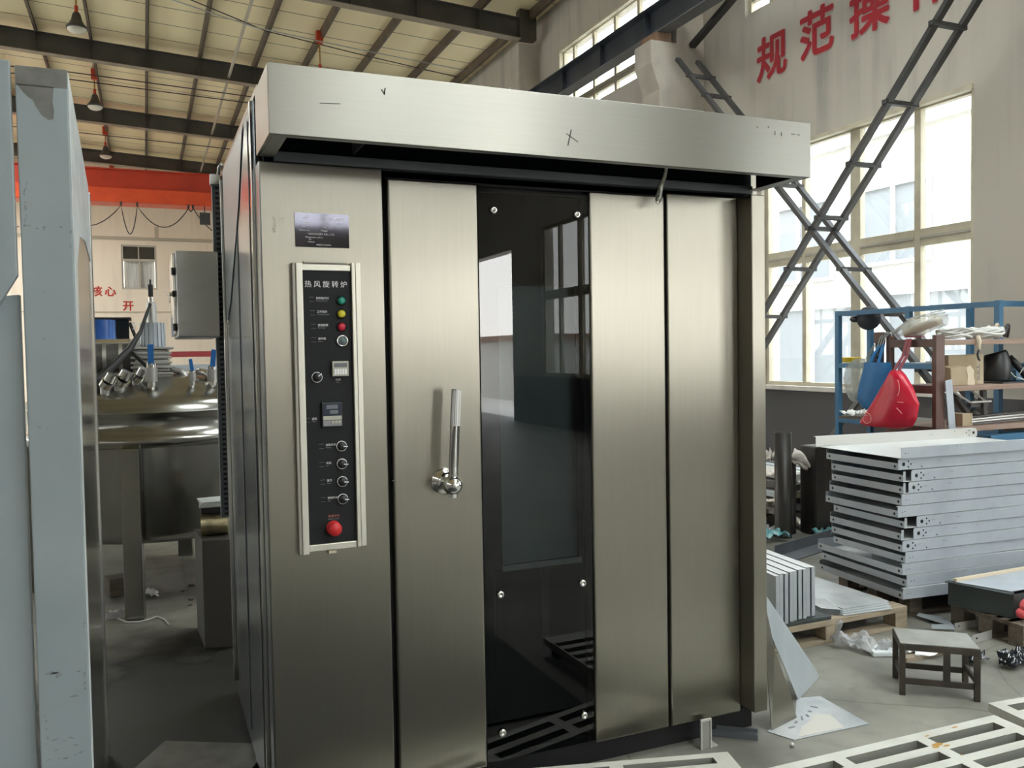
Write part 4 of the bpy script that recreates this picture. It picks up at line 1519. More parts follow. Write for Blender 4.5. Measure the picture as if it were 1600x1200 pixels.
# unseen mat added before the oven (it darkens the low reflections in the steel)
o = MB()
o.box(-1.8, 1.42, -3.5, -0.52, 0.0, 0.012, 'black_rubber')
tag(o.build('unseen_dark_mat', bevel=0.003), 'unseen black mat added before the oven to darken its low reflections', 'mat')

# shade in the aisle, painted as a dark patch on the floor
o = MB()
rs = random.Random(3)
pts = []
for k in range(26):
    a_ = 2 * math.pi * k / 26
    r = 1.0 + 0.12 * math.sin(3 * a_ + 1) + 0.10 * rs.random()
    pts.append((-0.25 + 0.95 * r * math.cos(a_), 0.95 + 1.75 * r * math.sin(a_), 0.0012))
o.poly(pts, 'aisle_shade')
tag(o.build('aisle_shade'), 'painted dark shade on the aisle floor between the two ovens', 'stain')  # painted shade, not a real stain

# things on the aisle floor
o = MB()
o.obox(rotz(R(-29), (-0.20, 0.70, 0.0)), -0.23, 0.23, -0.17, 0.165, 0.0, 0.012, 'bare_grey_steel')
tag(o.build('floor_plate', bevel=0.002), 'flat grey plate on the dark aisle floor between the ovens', 'plate')
o = MB()
o.tube([(-0.60, 3.10, 0.006), (-0.56, 2.93, 0.006), (-0.50, 2.80, 0.006), (-0.43, 2.77, 0.006), (-0.37, 2.80, 0.006), (-0.33, 2.84, 0.006), (-0.29, 2.76, 0.006), (-0.265, 2.63, 0.006)], 0.005, 'cable_white', 6)
tag(o.build('thin_cable'), 'thin white cable on the floor around the tank leg', 'cable')
o = MB()
o.obox(rotz(0.3, (-0.54, 3.55, 0)), -0.10, 0.09, -0.08, 0.08, 0.0, 0.12, 'wood_dark')
tag(o.build('wooden_offcut', bevel=0.006), 'dark wooden block on the floor left of the tank leg', 'block')
o = MB()
o.grid(lambda u, v: (-0.42 + 0.10 * u + 0.01 * math.sin(9 * v), 3.30 + 0.12 * v, 0.012 + 0.05 * abs(math.sin(5 * u + 4 * v)) * (1 - abs(2 * u - 1))), 8, 8, 'paper_white')
tag(o.build('paper_scrap', solid=0.002), 'crumpled white paper scrap behind the tank leg', 'paper')
o = MB()
o.grid(lambda u, v: (-0.64 + 0.18 * u, 2.90 + 0.16 * v, 0.01 + 0.035 * abs(math.sin(6 * u + 3 * v)) * (1 - abs(2 * v - 1))), 9, 9, 'foil_clear')
tag(o.build('plastic_scrap', solid=0.002), 'clear plastic scrap left of the tank leg', 'plastic')
for i, (x, y, s) in enumerate(((-0.10, 3.52, .02), (-0.16, 3.40, .014), (-0.12, 3.15, .016), (-0.13, 3.02, .012), (0.0, 3.3, .012))):
    o = MB()
    o.obox(rotz(i * 1.1, (x, y, 0)), -s, s, -s * .6, s * .6, 0, s * .5, 'bar_dark')
    tag(o.build('metal_scrap'), 'small dark scrap on the lit floor under the tank', 'scrap', 'scraps on the floor under the tank')

# ================================================================== CRANE, LAMPS, WIRES
cr = thing('overhead_crane', (-3.0, 26.5, 6.2), 'red overhead crane girder crossing the far end of the hall', 'crane')
b = MB()
b.box(LX + 0.9, 6.9, 26.2, 26.8, 6.78, 7.34, 'crane_red')
b.box(LX + 0.9, 6.9, 26.12, 26.88, 7.34, 7.38, 'crane_red')
b.build('girder_web', parent=cr)
b = MB()
b.box(LX + 0.9, 6.9, 26.02, 26.86, 6.34, 6.78, 'crane_red_light')
tag(b.build('girder_flange', parent=cr, bevel=0.02), 'brighter red lower girder', None)
b = MB()
pts = []
hang = [(-2.9, 6.27), (-0.87, 6.24), (-0.42, 6.24), (1.05, 6.25), (1.18, 6.25), (3.2, 6.25)]
for i in range(len(hang) - 1):
    (xa, za), (xb, zb) = hang[i], hang[i + 1]
    dep = [0.68, 0.86, 0.62, 0.10, 0.85][i]
    for k in range(13):
        t = k / 12
        if i and k == 0:
            continue
        pts.append((xa + (xb - xa) * t, 25.98, za + (zb - za) * t - dep * 4 * t * (1 - t)))
b.tube(pts, 0.016, 'cable_black', 6)
b.build('festoon_cable', parent=cr)
for (x, z) in hang:
    b = MB()
    b.box(x - 0.03, x + 0.03, 25.96, 26.0, z, 6.36, 'dark_paint')
    b.build('cable_hanger', parent=cr)
b = MB()
b.box(1.37, 1.68, 25.9, 26.0, 5.75, 6.12, 'dark_paint')
b.tube([(1.52, 25.95, 6.12), (1.52, 25.95, 6.34)], 0.015, 'cable_black', 6)
b.build('control_pendant', parent=cr)


def lamp(x, y, z, ztop, label, shade=True):
    t = thing('pendant_lamp', (x, y, z), label, 'lamp', 'high bay lamps under the roof')
    q = MB()
    q.tube([(x, y, z + 0.42), (x, y, ztop)], 0.018, 'rust', 8)
    q.cyl((x, y, z + 0.28), (x, y, z + 0.45), 0.035, 'box_red', n=12)
    q.build('rod', parent=t)
    q = MB()
    q.box(x - 0.075, x + 0.075, y - 0.07, y + 0.07, ztop - 0.22, ztop + 0.04, 'box_red')
    q.build('ballast_box', parent=t, bevel=0.01)
    q = MB()
    q.lathe([(0.05, 0.32), (0.075, 0.28), (0.10, 0.17), (0.15, 0.08), (0.195, 0.04), (0.195, 0.0), (0.18, 0.0), (0.13, 0.09)], (x, y, z), 'lamp_shell', n=28)
    q.build('lamp_shade', parent=t)
    q = MB()
    q.lathe([(0.18, 0.01), (0.17, -0.03), (0.13, -0.065), (0.06, -0.09), (0.0, -0.095)], (x, y, z), 'lamp_glass', n=28)
    q.build('lamp_glass', parent=t)


lamp(-1.385, 16.3, 8.10, 9.02, 'nearest pendant lamp, at the top left corner of the roof view')
lamp(-1.33, 22.0, 8.10, 9.02, 'middle of the three visible pendant lamp shades, under the second roof beam')
lamp(-1.305, 28.0, 8.12, 9.02, 'farthest visible pendant lamp shade, just above the red crane')
lamp(3.43, 16.6, 7.60, 8.74, 'red boxed pendant lamp whose shade hides behind the oven hood')
lamp(-1.29, 33.3, 8.10, 9.02, 'pendant lamp beyond the red crane, only its red box showing')
o = MB()
o.tube([(-0.6, 12.0, 8.15), (0.3, 13.9, 8.0), (1.9, 15.4, 8.25), (4.2, 16.4, 8.42), (7.3, 17.2, 8.50)], 0.011, 'cable_grey', 6)
tag(o.build('roof_cable'), 'thin pale cable sagging across the roof, lower one of two', 'cable')
o = MB()
o.tube([(-0.6, 12.4, 8.32), (0.5, 14.3, 8.24), (2.2, 16.0, 8.42), (4.4, 17.2, 8.60), (7.3, 18.0, 8.58)], 0.011, 'cable_black', 6)
tag(o.build('roof_cable'), 'thin dark cable sagging across the roof, upper one of two', 'cable')
for i, y in enumerate((20.3, 20.9, 26.4)):
    o = MB()
    o.tube([(-7, y, 8.42 + 0.05 * i), (-2, y + .1, 8.46), (2.5, y + .3, 8.34), (6.9, y + .5, 8.2)], 0.013, 'cable_black', 6)
    tag(o.build('roof_cable'), ('dark cable strung just behind the second roof beam, nearer of two', 'dark cable strung just behind the second roof beam, farther of two', 'dark cable strung behind the third roof beam')[i], 'cable')

# ================================================================== WALL CHARACTERS


def bold(t, ch, size, org, right, nrm, m, spread, d0):
    r, n_ = Vector(right), Vector(nrm)
    for k in range(9):
        a_ = 2 * math.pi * k / 8
        off = Vector((0, 0, 0)) if k == 8 else r * math.cos(a_) * spread + Vector((0, 0, 1)) * math.sin(a_) * spread
        t.text(ch, size, Vector(org) + off + n_ * (d0 + 0.0004 * k), right, (0, 0, 1), m, align='CENTER')


def wall_char(ch, y, z, size, label):
    t = MB()
    bold(t, ch, size, (WX, y, z), (0, -1, 0), (-1, 0, 0), 'letter_edge', 0.030, 0.003)
    bold(t, ch, size, (WX, y, z), (0, -1, 0), (-1, 0, 0), 'letter_red', 0.014, 0.010)
    tag(t.build('wall_character'), label, 'lettering', 'red characters on the right wall')


wall_char('规', 6.495, 5.27, 0.62, 'first red character on the right wall, nearest the corbel column')
wall_char('范', 5.66, 5.30, 0.62, 'second red character on the right wall, after the first one')
wall_char('操', 4.81, 5.29, 0.62, 'third red character on the right wall, cut by the top of the photo')
wall_char('作', 3.97, 5.30, 0.62, 'red character of which only its foot shows beside the diagonal brace')


def end_char(ch, x, z, size, label):
    t = MB()
    bold(t, ch, size, (x, Y1, z), (1, 0, 0), (0, -1, 0), 'letter_red_bright', 0.011, 0.006)
    tag(t.build('wall_character'), label, 'lettering', 'red characters on the end wall')


end_char('核', -1.98, 4.04, 0.41, 'red character at the left end of the row on the cream end wall')
end_char('心', -1.50, 4.04, 0.41, 'red character under the window, second in its row on the cream end wall')
end_char('开', -0.88, 3.49, 0.41, 'lone lower red character on the cream end wall')

# ================================================================== DIAGONAL LATTICE BRACES BETWEEN THE COLUMNS
xa, xb = 6.75, 7.09
br = thing('lattice_brace', (6.92, 5.3, 3.2), 'dark lattice brace falling from the corbel column toward the blue shelf', 'brace')
for x in (xa, xb):
    b = MB()
    b.bar((x, 7.60, 5.72), (x, 2.72, 0.62), 0.05, 0.07, 'brace_paint', (1, 0, 0))
    b.build('rail', parent=br)
for y in (7.29, 6.94, 6.24, 5.54, 4.96, 4.47, 3.97, 3.42, 3.0):
    z = 5.72 - (7.60 - y) * (5.10 / 4.88)
    b = MB()
    b.box(xa - 0.06, xb + 0.06, y - 0.03, y + 0.03, z - 0.022, z + 0.022, 'brace_paint')
    b.build('rung', parent=br)
br = thing('lattice_brace', (6.92, 4.4, 3.6), 'dark lattice brace rising toward the top right corner across the large window', 'brace')
for x in (xa, xb):
    b = MB()
    b.bar((x + 0.01, 6.95, 0.83), (x + 0.01, 2.55, 5.455), 0.05, 0.07, 'brace_paint', (1, 0, 0))
    b.build('rail', parent=br)
for y in (2.74, 3.27, 3.84, 4.34, 4.82, 5.33, 5.85, 6.35):
    z = 0.83 + (6.95 - y) * (4.625 / 4.40)
    b = MB()
    b.box(xa - 0.05, xb + 0.07, y - 0.03, y + 0.03, z - 0.022, z + 0.022, 'brace_paint')
    b.build('rung', parent=br)

# ================================================================== THE STACK OF SHEET METAL TRAYS
TW, TH = 1.32, 0.064


def tray_parts(t, tab, setback, TD=0.60, top=False):
    """tray with its near-left corner at the thing's origin; x along the long flange, y to the back"""
    q = MB()
    q.box(0.0, TW, 0.0, TD, 0.0, 0.003, 'galvanised_lit')
    q.build('tray_floor', parent=t)
    # near flange: plain, or with a rounded tab end pierced by holes
    q = MB()
    s = setback
    if tab:
        pts = []
        for (cx, cz, a0) in ((s + 0.012, 0.012, 180), (s + 0.012, TH - 0.012, 90)):
            arc = [(cx + 0.012 * math.cos(R(a0 + k * 15)), cz + 0.012 * math.sin(R(a0 + k * 15))) for k in range(7)]
            pts += arc if a0 == 180 else arc[::-1]
        left = [(s + 0.012 - 0.012 * math.cos(R(k * 15)), 0.012 - 0.012 * math.sin(R(k * 15))) for k in range(7)]       # bottom left arc
        left2 = [(s + 0.012 - 0.012 * math.sin(R(k * 15)), TH - 0.012 + 0.012 * math.cos(R(k * 15))) for k in range(7)]  # top left arc
        poly = left[::-1] + [] 
        outline = [(TW, 0.0), (TW, TH)] + left2 + left
        q.prism([(x, -0.0025, z) for (x, z) in outline], (0, 0.0025, 0), 'galvanised')
        holes_ = [(s + 0.038, 0.032, 0.0115), (s + 0.073, 0.047, 0.0055), (s + 0.073, 0.015, 0.0055), (s + 0.092, 0.031, 0.0055), (s + 0.115, 0.036, 0.002), (s + 0.129, 0.036, 0.002),
                  (s + 0.175, 0.012, 0.0045), (s + 0.30, 0.040, 0.0025), (s + 0.315, 0.040, 0.0025), (s + 0.45, 0.052, 0.002), (s + 0.48, 0.052, 0.002)]
    else:
        q.box(s, TW, -0.0025, 0.0, 0.0, TH, 'galvanised')
        holes_ = [(s + 0.030, 0.030, 0.003), (s + 0.051, 0.031, 0.003), (s + 0.42, 0.052, 0.002), (s + 0.45, 0.052, 0.002)]
    for (x, z, r) in holes_:
        q.lathe([(0.0, 0.0), (r, 0.0), (r, 0.0004), (0.0, 0.0005)], (x, -0.0025, z), 'black_void', (0, -1, 0), 14, False)
    q.box(s if not tab else s + 0.02, TW, 0.0, 0.014, TH - 0.003, TH, 'galvanised_lit')
    q.build('near_flange', parent=t)
    if top:
        return
    q = MB()
    q.box(0.0, TW, TD, TD + 0.0025, 0.0, TH, 'galvanised')
    q.build('far_flange', parent=t)
    q = MB()
    q.box(-0.003, 0.0, 0.0, TD, 0.0, 0.040, 'galvanised')
    for y in (0.022, TD - 0.03):
        q.lathe([(0.0, 0.0), (0.008, 0.0), (0.008, 0.0004), (0.0, 0.0005)], (-0.003, y, 0.02), 'black_void', (-1, 0, 0), 14, False)
    q.box(0.0, 0.016, 0.0, 0.0025, 0.003, TH - 0.004, 'grey_sheet')
    q.build('end_lip', parent=t)
    q = MB()
    q.box(TW, TW + 0.003, 0.0, TD, 0.0, 0.040, 'galvanised')
    q.build('end_lip', parent=t)


NAMES = ['topmost of the tall stack', 'second from the top, pierced end flush with the corner', 'third tray from the top, pierced end set back',
         'fourth from the top, pierced end slightly back', 'fifth tray from the top, plain square end', 'sixth from the top, plain end sticking out left',
         'seventh from the top, pierced end set far back', 'eighth tray from the top, pierced end over a plain box end', 'ninth tray from the top, pierced end near the corner',
         'tenth tray from the top, plain end', 'fourth tray from the bottom, plain end with long left edge', 'second lowest tray, skewed to the left with a dark bolt hole',
         'lowest tray of the stack, resting on the dark pallet']
TR = [(0, 0, 3.0, 0.0, 0.0), (1, 0.0, 3.0, 0.0, 0.02), (1, 0.055, 3.2, 0.02, 0.0), (1, 0.035, 3.5, 0.02, 0.0), (0, 0, 3.0, 0.006, 0.0), (0, 0, 3.0, -0.025, 0.0), (1, 0.085, 4.0, 0.03, 0.0),
      (1, 0.085, 3.4, 0.006, 0.0), (1, 0.0, 4.0, 0.012, 0.0), (0, 0, 3.4, 0.035, 0.0), (0, 0, 4.5, 0.01, 0.0), (0, 0, 4.5, 0.035, -0.01), (0, 0, 5.0, -0.005, -0.02)]
for i, (tab, sb, ang, dx, dy) in enumerate(TR):
    lvl = len(TR) - 1 - i
    t = thing('metal_tray', (0, 0, 0), 'pale metal tray, ' + NAMES[i], 'tray', 'trays stacked beside the pallet')
    tray_parts(t, tab, sb, 0.69 if i == 0 else (0.60 if lvl > 2 else 0.74), i == 0)
    t.location = (3.636 + dx, 0.812 + dy, 0.133 + lvl * 0.0677)
    t.rotation_euler = (0, 0, R(-ang))
# loose strip standing up at the back of the top tray
o = MB()
ob_s = thing('flanged_panel', (3.70, 1.47, 0.948), 'long cream metal panel with a pierced end standing along the back of the tray stack', 'panel')
o.prism([(3.655, 1.515, 0.947), (4.965, 1.395, 0.947), (4.985, 1.393, 0.957), (4.990, 1.393, 0.985), (4.978, 1.394, 1.012), (3.655, 1.515, 1.012)], (0.0003, 0.003, 0), 'bar_pale')
for (x, z, r) in ((4.955, 0.982, 0.010), (4.915, 0.998, 0.004), (4.915, 0.966, 0.004), (4.89, 0.983, 0.004), (4.86, 0.975, 0.002), (4.845, 0.975, 0.002), (4.79, 1.0, 0.003), (4.60, 0.985, 0.0025), (4.58, 0.985, 0.0025)):
    y = 1.515 - (x - 3.655) * 0.0916
    o.lathe([(0.0, 0.0), (r, 0.0), (r, 0.0004), (0.0, 0.0005)], (x, y - 0.0005, z), 'black_void', (-0.09, -1, 0), 12, False)
o.build('panel_web', parent=ob_s)
o = MB()
o.prism([(3.655, 1.518, 1.012), (4.97, 1.397, 1.012), (4.97, 1.417, 1.012), (3.655, 1.538, 1.012)], (0, 0, 0.002), 'galvanised_lit')
o.build('panel_lip', parent=ob_s)


def pallet(name, label, x0, x1, y0, y1, a, m, zt=0.122, board=0.02):
    t = thing(name, (x0, y0, 0.0), label, 'pallet')
    M = rotz(R(a), (x0, y0, 0.0))
    w, d = x1 - x0, y1 - y0
    nb = 6
    for i in range(nb):
        q = MB()
        y = i * (d - 0.11) / (nb - 1)
        q.obox(M, 0, w, y, y + 0.11, zt - board, zt, m)
        q.build('top_board', parent=t, bevel=0.003)
    for (bx, by) in [(u, v) for u in (0.0, w / 2 - 0.045, w - 0.09) for v in (0.0, d / 2 - 0.045, d - 0.09)]:
        q = MB()
        q.obox(M, bx, bx + 0.09, by, by + 0.09, 0.018, zt - board, m)
        q.build('block', parent=t, bevel=0.003)
    for u in (0.0, d / 2 - 0.045, d - 0.09):
        q = MB()
        q.obox(M, 0, w, u, u + 0.09, 0.0, 0.018, m)
        q.build('bottom_board', parent=t, bevel=0.003)
    return t


pallet('pallet', 'light wooden pallet behind the stool carrying thin grey sheets', 2.46, 3.575, 0.695, 1.66, 0.8, 'wood', 0.125, 0.03)
pallet('pallet', 'dark wooden pallet under the tall stack of trays', 3.76, 4.96, 0.86, 1.50, -6, 'wood_dark', 0.128, 0.022)
pallet('pallet', 'dark wooden pallet under the dark bin at the right edge', 3.83, 5.0, 0.20, 0.66, -3, 'wood_dark', 0.122, 0.022)

# standing bent sheets on the light pallet
for i in range(9):
    t = thing('bent_sheet', (0, 0, 0), 'grey bent sheet standing on the light pallet, %s' % (
        'rightmost of the row', 'second from the right in the row', 'third from the right in the row', 'fourth from the right in the row', 'fifth from the right in the row', 'sixth from the right in the row',
        'seventh from the right in the row', 'second from the left in the row', 'leftmost, half behind the leaning scrap')[i], 'sheet', 'bent sheets standing on the pallet')
    q = MB()
    q.box(-0.002, 0.0, 0.0, 0.62, 0.0, 0.268, 'grey_sheet')
    q.build('web', parent=t)
    q = MB()
    q.box(-0.027, -0.002, 0.0, 0.62, 0.266, 0.268, 'galvanised_lit')
    q.build('top_fold', parent=t)
    q = MB()
    q.box(-0.021, -0.002, 0.0, 0.002, 0.004, 0.264, 'grey_sheet')
    q.box(-0.022, -0.002, 0.002, 0.60, 0.0, 0.002, 'grey_sheet')
    q.build('end_fold', parent=t)
    t.location = (2.935 - i * 0.0362, 0.742 - 0.007 * i + (0.0, 0.004, -0.003)[i % 3], 0.147 + 0.003 * (i % 2))
    t.rotation_euler = (0, 0, R(-5.0 - 0.25 * i))
o = MB()
o.box(2.50, 3.02, 0.71, 1.45, 0.1265, 0.145, 'bin_dark')
tag(o.build('base_sheet', bevel=0.002), 'dark flat sheet lying on the light pallet under the bent sheets', 'sheet')
# flat sheets
for i in range(4):
    o = MB()
    M = rotz(R(-4 + 1.2 * i), (3.115 + 0.01 * i, 0.72 + 0.012 * i, 0.0))
    o.obox(M, 0.0, 0.335, 0.0, 0.80, 0.127 + i * 0.0075, 0.133 + i * 0.0075, 'worn_sheet')
    tag(o.build('flat_sheet', bevel=0.001), ('lowest', 'second lowest', 'second highest', 'topmost')[i] + ' of the flat grey sheets lying on the light pallet', 'sheet', 'flat sheets on the pallet')
t = thing('slotted_clip_strip', (3.03, 0.75, 0.127), 'row of thin bent metal clips between the bent sheets and the flat sheets', 'clips')
for i in range(12):
    o = MB()
    M = rotz(R(-10 - i), (3.035 + 0.0062 * i, 0.80 - 0.006 * i, 0.0))
    o.obox(M, 0, 0.0016, 0, 0.22, 0.127, 0.160, 'grey_sheet')
    o.obox(M, 0, 0.006, 0, 0.22, 0.159, 0.1605, 'galvanised_lit')
    o.build('clip', parent=t)


def crumple(name, label, cat, corners, amp, m, nx=14, seed=1, thick=0.0015, z0=0.01, group=None, freq=1.0):
    """a crumpled sheet spanned by four ground points"""
    rnd = random.Random(seed)
    ph = [rnd.uniform(0, 6.28) for _ in range(8)]
    c = [Vector(p) for p in corners]

    def fn(u, v):
        p = c[0] * (1 - u) * (1 - v) + c[1] * u * (1 - v) + c[2] * u * v + c[3] * (1 - u) * v
        h = abs(math.sin(7 * freq * u + ph[0] + 2 * v)) * abs(math.sin(6 * freq * v + ph[1] + 3 * u)) + 0.5 * abs(math.sin(15 * freq * u + ph[2])) * abs(math.sin(13 * freq * v + ph[3]))
        return p + Vector((0.012 * math.sin(9 * v + ph[4]), 0.012 * math.sin(8 * u + ph[5]), z0 + amp * h))
    q = MB()
    q.grid(fn, nx, nx, m)
    return tag(q.build(name, solid=thick), label, cat, group)


crumple('plastic_wrap', 'crumpled clear plastic wrap on the floor beside the light pallet and stool', 'plastic', [(2.965, 0.66, 0), (3.13, 0.66, 0), (3.21, 0.42, 0), (3.05, 0.44, 0)], 0.055, 'foil_clear', 16, 3)
o = MB()
o.tube([(2.99, 0.62, 0.02), (2.965, 0.62, 0.06), (2.958, 0.60, 0.11), (2.955, 0.585, 0.15), (2.965, 0.58, 0.165)], [0.02, 0.016, 0.013, 0.018, 0.008], 'foil_clear', 9)
tag(o.build('plastic_twist'), 'twisted tail of clear plastic standing up beside the pallet', 'plastic')
o = MB()
o.obox(rotz(R(-24), (3.13, 0.47, 0)), -0.07, 0.08, -0.06, 0.06, 0.0, 0.03, 'white_film')
tag(o.build('wrapped_parcel', bevel=0.008), 'flat plastic wrapped parcel on the floor touching the stool', 'parcel')

# ================================================================== THE SMALL STOOL
stl = thing('welded_stool', (2.98, 0.03, 0.0), 'small rusty welded steel stool on the concrete floor', 'stool')
A, B_, C_, D_ = Vector((2.786, 0.035, 0)), Vector((3.035, -0.175, 0)), Vector((3.165, -0.005, 0)), Vector((2.925, 0.205, 0))
H_ = 0.236
q = MB()
q.prism([p + Vector((0, 0, H_)) for p in (A, B_, C_, D_)], (0, 0, 0.006), 'stool_top')
tag(q.build('stool_top', parent=stl, bevel=0.002), 'worn bright steel top plate', None)
cen = (A + B_ + C_ + D_) / 4
for p in (A, B_, C_, D_):
    g = p.lerp(cen, 0.055)
    q = MB()
    d1 = (B_ - A).normalized()
    M = rotz(math.atan2(d1.y, d1.x), (g.x, g.y, 0))
    q.obox(M, -0.0125, 0.0125, -0.0125, 0.0125, 0.0, H_, 'stool_steel')
    q.build('leg', parent=stl, bevel=0.002)
cor = [p.lerp(cen, 0.055) for p in (A, B_, C_, D_)]
for i in range(4):
    a, e = cor[i], cor[(i + 1) % 4]
    q = MB()
    q.bar(a + Vector((0, 0, H_ - 0.014)), e + Vector((0, 0, H_ - 0.014)), 0.022, 0.026, 'stool_steel')
    q.build('apron', parent=stl)
    q = MB()
    z = 0.065 if i % 2 == 0 else 0.085
    q.bar(a + Vector((0, 0, z)), e + Vector((0, 0, z)), 0.012, 0.026, 'stool_steel')
    q.build('stretcher', parent=stl)
m_ = cor[0].lerp(cor[1], 0.60)
q = MB()
q.bar(m_ + Vector((0, 0, 0.055)), m_ + Vector((0, 0, H_ - 0.01)), 0.030, 0.006, 'stool_steel', (0.6, 0.7, 0))
q.build('brace_plate', parent=stl)

# ================================================================== WHITE GRATES ON THE FLOOR


def grate(label, cx, cy, a, sx, sy, cols, rows, L, wd, mx, my, px, py, zt=0.09):
    """slotted frame; far-right corner at (cx, cy); x grows to the left, y toward the camera"""
    t = thing('slotted_grate', (cx, cy, 0.0), label, 'grate', 'slotted grates on the floor')
    M = rotz(R(a), (cx, cy, 0.0))
    hol = [(-(mx + i * px + L), -(mx + i * px), -(my + j * py + wd), -(my + j * py)) for i in range(cols) for j in range(rows)]
    xs = sorted(set([-sx, 0.0] + [h[0] for h in hol] + [h[1] for h in hol]))
    ys = sorted(set([-sy, 0.0] + [h[2] for h in hol] + [h[3] for h in hol]))
    q = MB()
    zb = zt - 0.035
    for i in range(len(xs) - 1):
        for j in range(len(ys) - 1):
            u, v = (xs[i] + xs[i + 1]) / 2, (ys[j] + ys[j + 1]) / 2
            if any(h[0] < u < h[1] and h[2] < v < h[3] for h in hol):
                continue
            for z in (zb, zt):
                q.poly([M @ Vector(p) for p in ((xs[i], ys[j], z), (xs[i + 1], ys[j], z), (xs[i + 1], ys[j + 1], z), (xs[i], ys[j + 1], z))], 'grate_white')
    for (x0, x1, y0, y1) in [(-sx, 0.0, -sy, 0.0)]:
        for (p, r) in (((x0, y0), (x1, y0)), ((x1, y0), (x1, y1)), ((x1, y1), (x0, y1)), ((x0, y1), (x0, y0))):
            q.poly([M @ Vector((p[0], p[1], zb)), M @ Vector((r[0], r[1], zb)), M @ Vector((r[0], r[1], zt)), M @ Vector((p[0], p[1], zt))], 'grate_white')
    q.build('slotted_plate', parent=t)
    q = MB()
    for (x0, x1, y0, y1) in hol:
        for (p, r) in (((x0, y0), (x1, y0)), ((x1, y0), (x1, y1)), ((x1, y1), (x0, y1)), ((x0, y1), (x0, y0))):
            q.poly([M @ Vector((p[0], p[1], zb - 0.012)), M @ Vector((r[0], r[1], zb - 0.012)), M @ Vector((r[0], r[1], zt - 0.0015)), M @ Vector((p[0], p[1], zt - 0.0015))], 'grate_wall')
    q.build('slot_wall', parent=t)
    for (u, v) in ((-sx + 0.06, -sy + 0.06), (-0.06, -sy + 0.06), (-0.06, -0.06), (-sx + 0.06, -0.06)):
        q = MB()
        q.obox(M, u - 0.03, u + 0.03, v - 0.03, v + 0.03, 0.0, zb, 'bar_dark')
        q.build('foot', parent=t)
    return t, M


g1, M1 = grate('large white slotted grate with rust spots on the floor at the bottom right', 2.784, -0.439, -1.6, 1.225, 0.80, 3, 7, 0.350, 0.055, 0.062, 0.048, 0.402, 0.1, 0.09)
q = MB()
for (u, v, r) in ((-0.425, -0.105, 0.022), (-0.40, -0.125, 0.012), (-0.445, -0.118, 0.012), (-0.40, -0.035, 0.008), (-0.24, -0.02, 0.010), (-0.41, -0.20, 0.006)):
    n = 14
    rr = random.Random(int(abs(u) * 1000))
    q.poly([M1 @ Vector((u + r * (0.7 + 0.6 * rr.random()) * 1.4 * math.cos(2 * math.pi * k / n), v + r * 0.5 * (0.7 + 0.6 * rr.random()) * math.sin(2 * math.pi * k / n), 0.0904)) for k in range(n)], 'rust')
_s = q.build('rust_spot', parent=g1)
_s['kind'] = 'stuff'
grate('white slotted grate lying askew in front of the dark glass door', 1.614, -0.240, -15.2, 1.20, 0.20, 3, 2, 0.345, 0.045, 0.07, 0.035, 0.395, 0.085, 0.088)
grate('white slotted grate cut by the right edge behind the large grate', 3.95, -0.462, -6.0, 1.09, 0.45, 2, 3, 0.46, 0.055, 0.055, 0.042, 0.52, 0.1, 0.09)

# ================================================================== SCRAP BESIDE THE OVEN
sc_ = thing('leaning_scrap', (2.15, 0.1, 0.0), 'olive brown steel triangle leaning on the right corner of the oven', 'scrap')
q = MB()
q.add([(1.992, 0.03, 0.62), (2.005, -0.018, 0.002), (2.185, 0.036, 0.002), (2.165, 0.05, 0.10), (2.10, 0.075, 0.30)], [(0, 1, 2, 3, 4)], 'steel_front')
q.build('sheet', parent=sc_, solid=0.003)
sc_ = thing('leaning_scrap', (2.40, 0.25, 0.0), 'pale grey triangular sheet leaning beside the oven', 'scrap')
q = MB()
q.add([(1.992, 0.20, 0.72), (2.325, 0.184, 0.002), (2.605, 0.354, 0.002), (2.60, 0.37, 0.03)], [(0, 1, 2, 3)], 'grey_sheet')
q.build('sheet', parent=sc_, solid=0.003)
fp = thing('floor_sheet', (2.2, 0.0, 0.0), 'worn flat metal sheet on the floor beside the leaning scraps', 'sheet')
q = MB()
q.prism([(1.985, -0.015, 0.001), (2.03, -0.125, 0.001), (2.418, -0.140, 0.001), (2.44, 0.17, 0.001), (2.33, 0.20, 0.001), (2.20, 0.06, 0.001)], (0, 0, 0.003), 'worn_sheet')
q.build('sheet', parent=fp)
q = MB()
q.prism([(2.06, -0.115, 0.0042), (2.30, -0.125, 0.0042), (2.335, 0.0, 0.0042), (2.27, 0.035, 0.0042), (2.22, -0.01, 0.0042), (2.14, -0.045, 0.0042)], (0, 0, 0.001), 'white_scrap')
tag(q.build('film_remnant', parent=fp), 'whiter remnant of film', None)
q = MB()
for (x, y, w, h) in ((2.20, 0.02, .02, .004), (2.24, 0.03, .012, .004), (2.33, 0.09, .016, .003), (2.15, 0.0, .012, .005), (2.28, 0.06, .008, .006), (2.10, -0.03, .016, .004)):
    q.obox(rotz(x * 9, (x, y, 0)), -w, w, -h, h, 0.0053, 0.0058, 'scratch')
q.build('scratch_mark', parent=fp)
o = MB()
o.obox(rotz(R(-38), (1.828, 0.01, 0)), -0.10, 0.10, -0.016, 0.016, 0.0, 0.022, 'dark_slate')
o.obox(rotz(R(-38), (1.828, 0.01, 0)), -0.10, 0.10, 0.013, 0.016, 0.022, 0.036, 'dark_slate')
tag(o.build('angle_strip'), 'short dark angle strip on the floor under the oven corner', 'strip')
t = thing('upright_bracket', (1.67, -0.02, 0.0), 'small pale bracket standing on edge before the oven foot', 'bracket')
q = MB()
q.box(1.645, 1.690, -0.030, -0.027, 0.0, 0.118, 'grate_wall')
q.build('plate', parent=t)
q = MB()
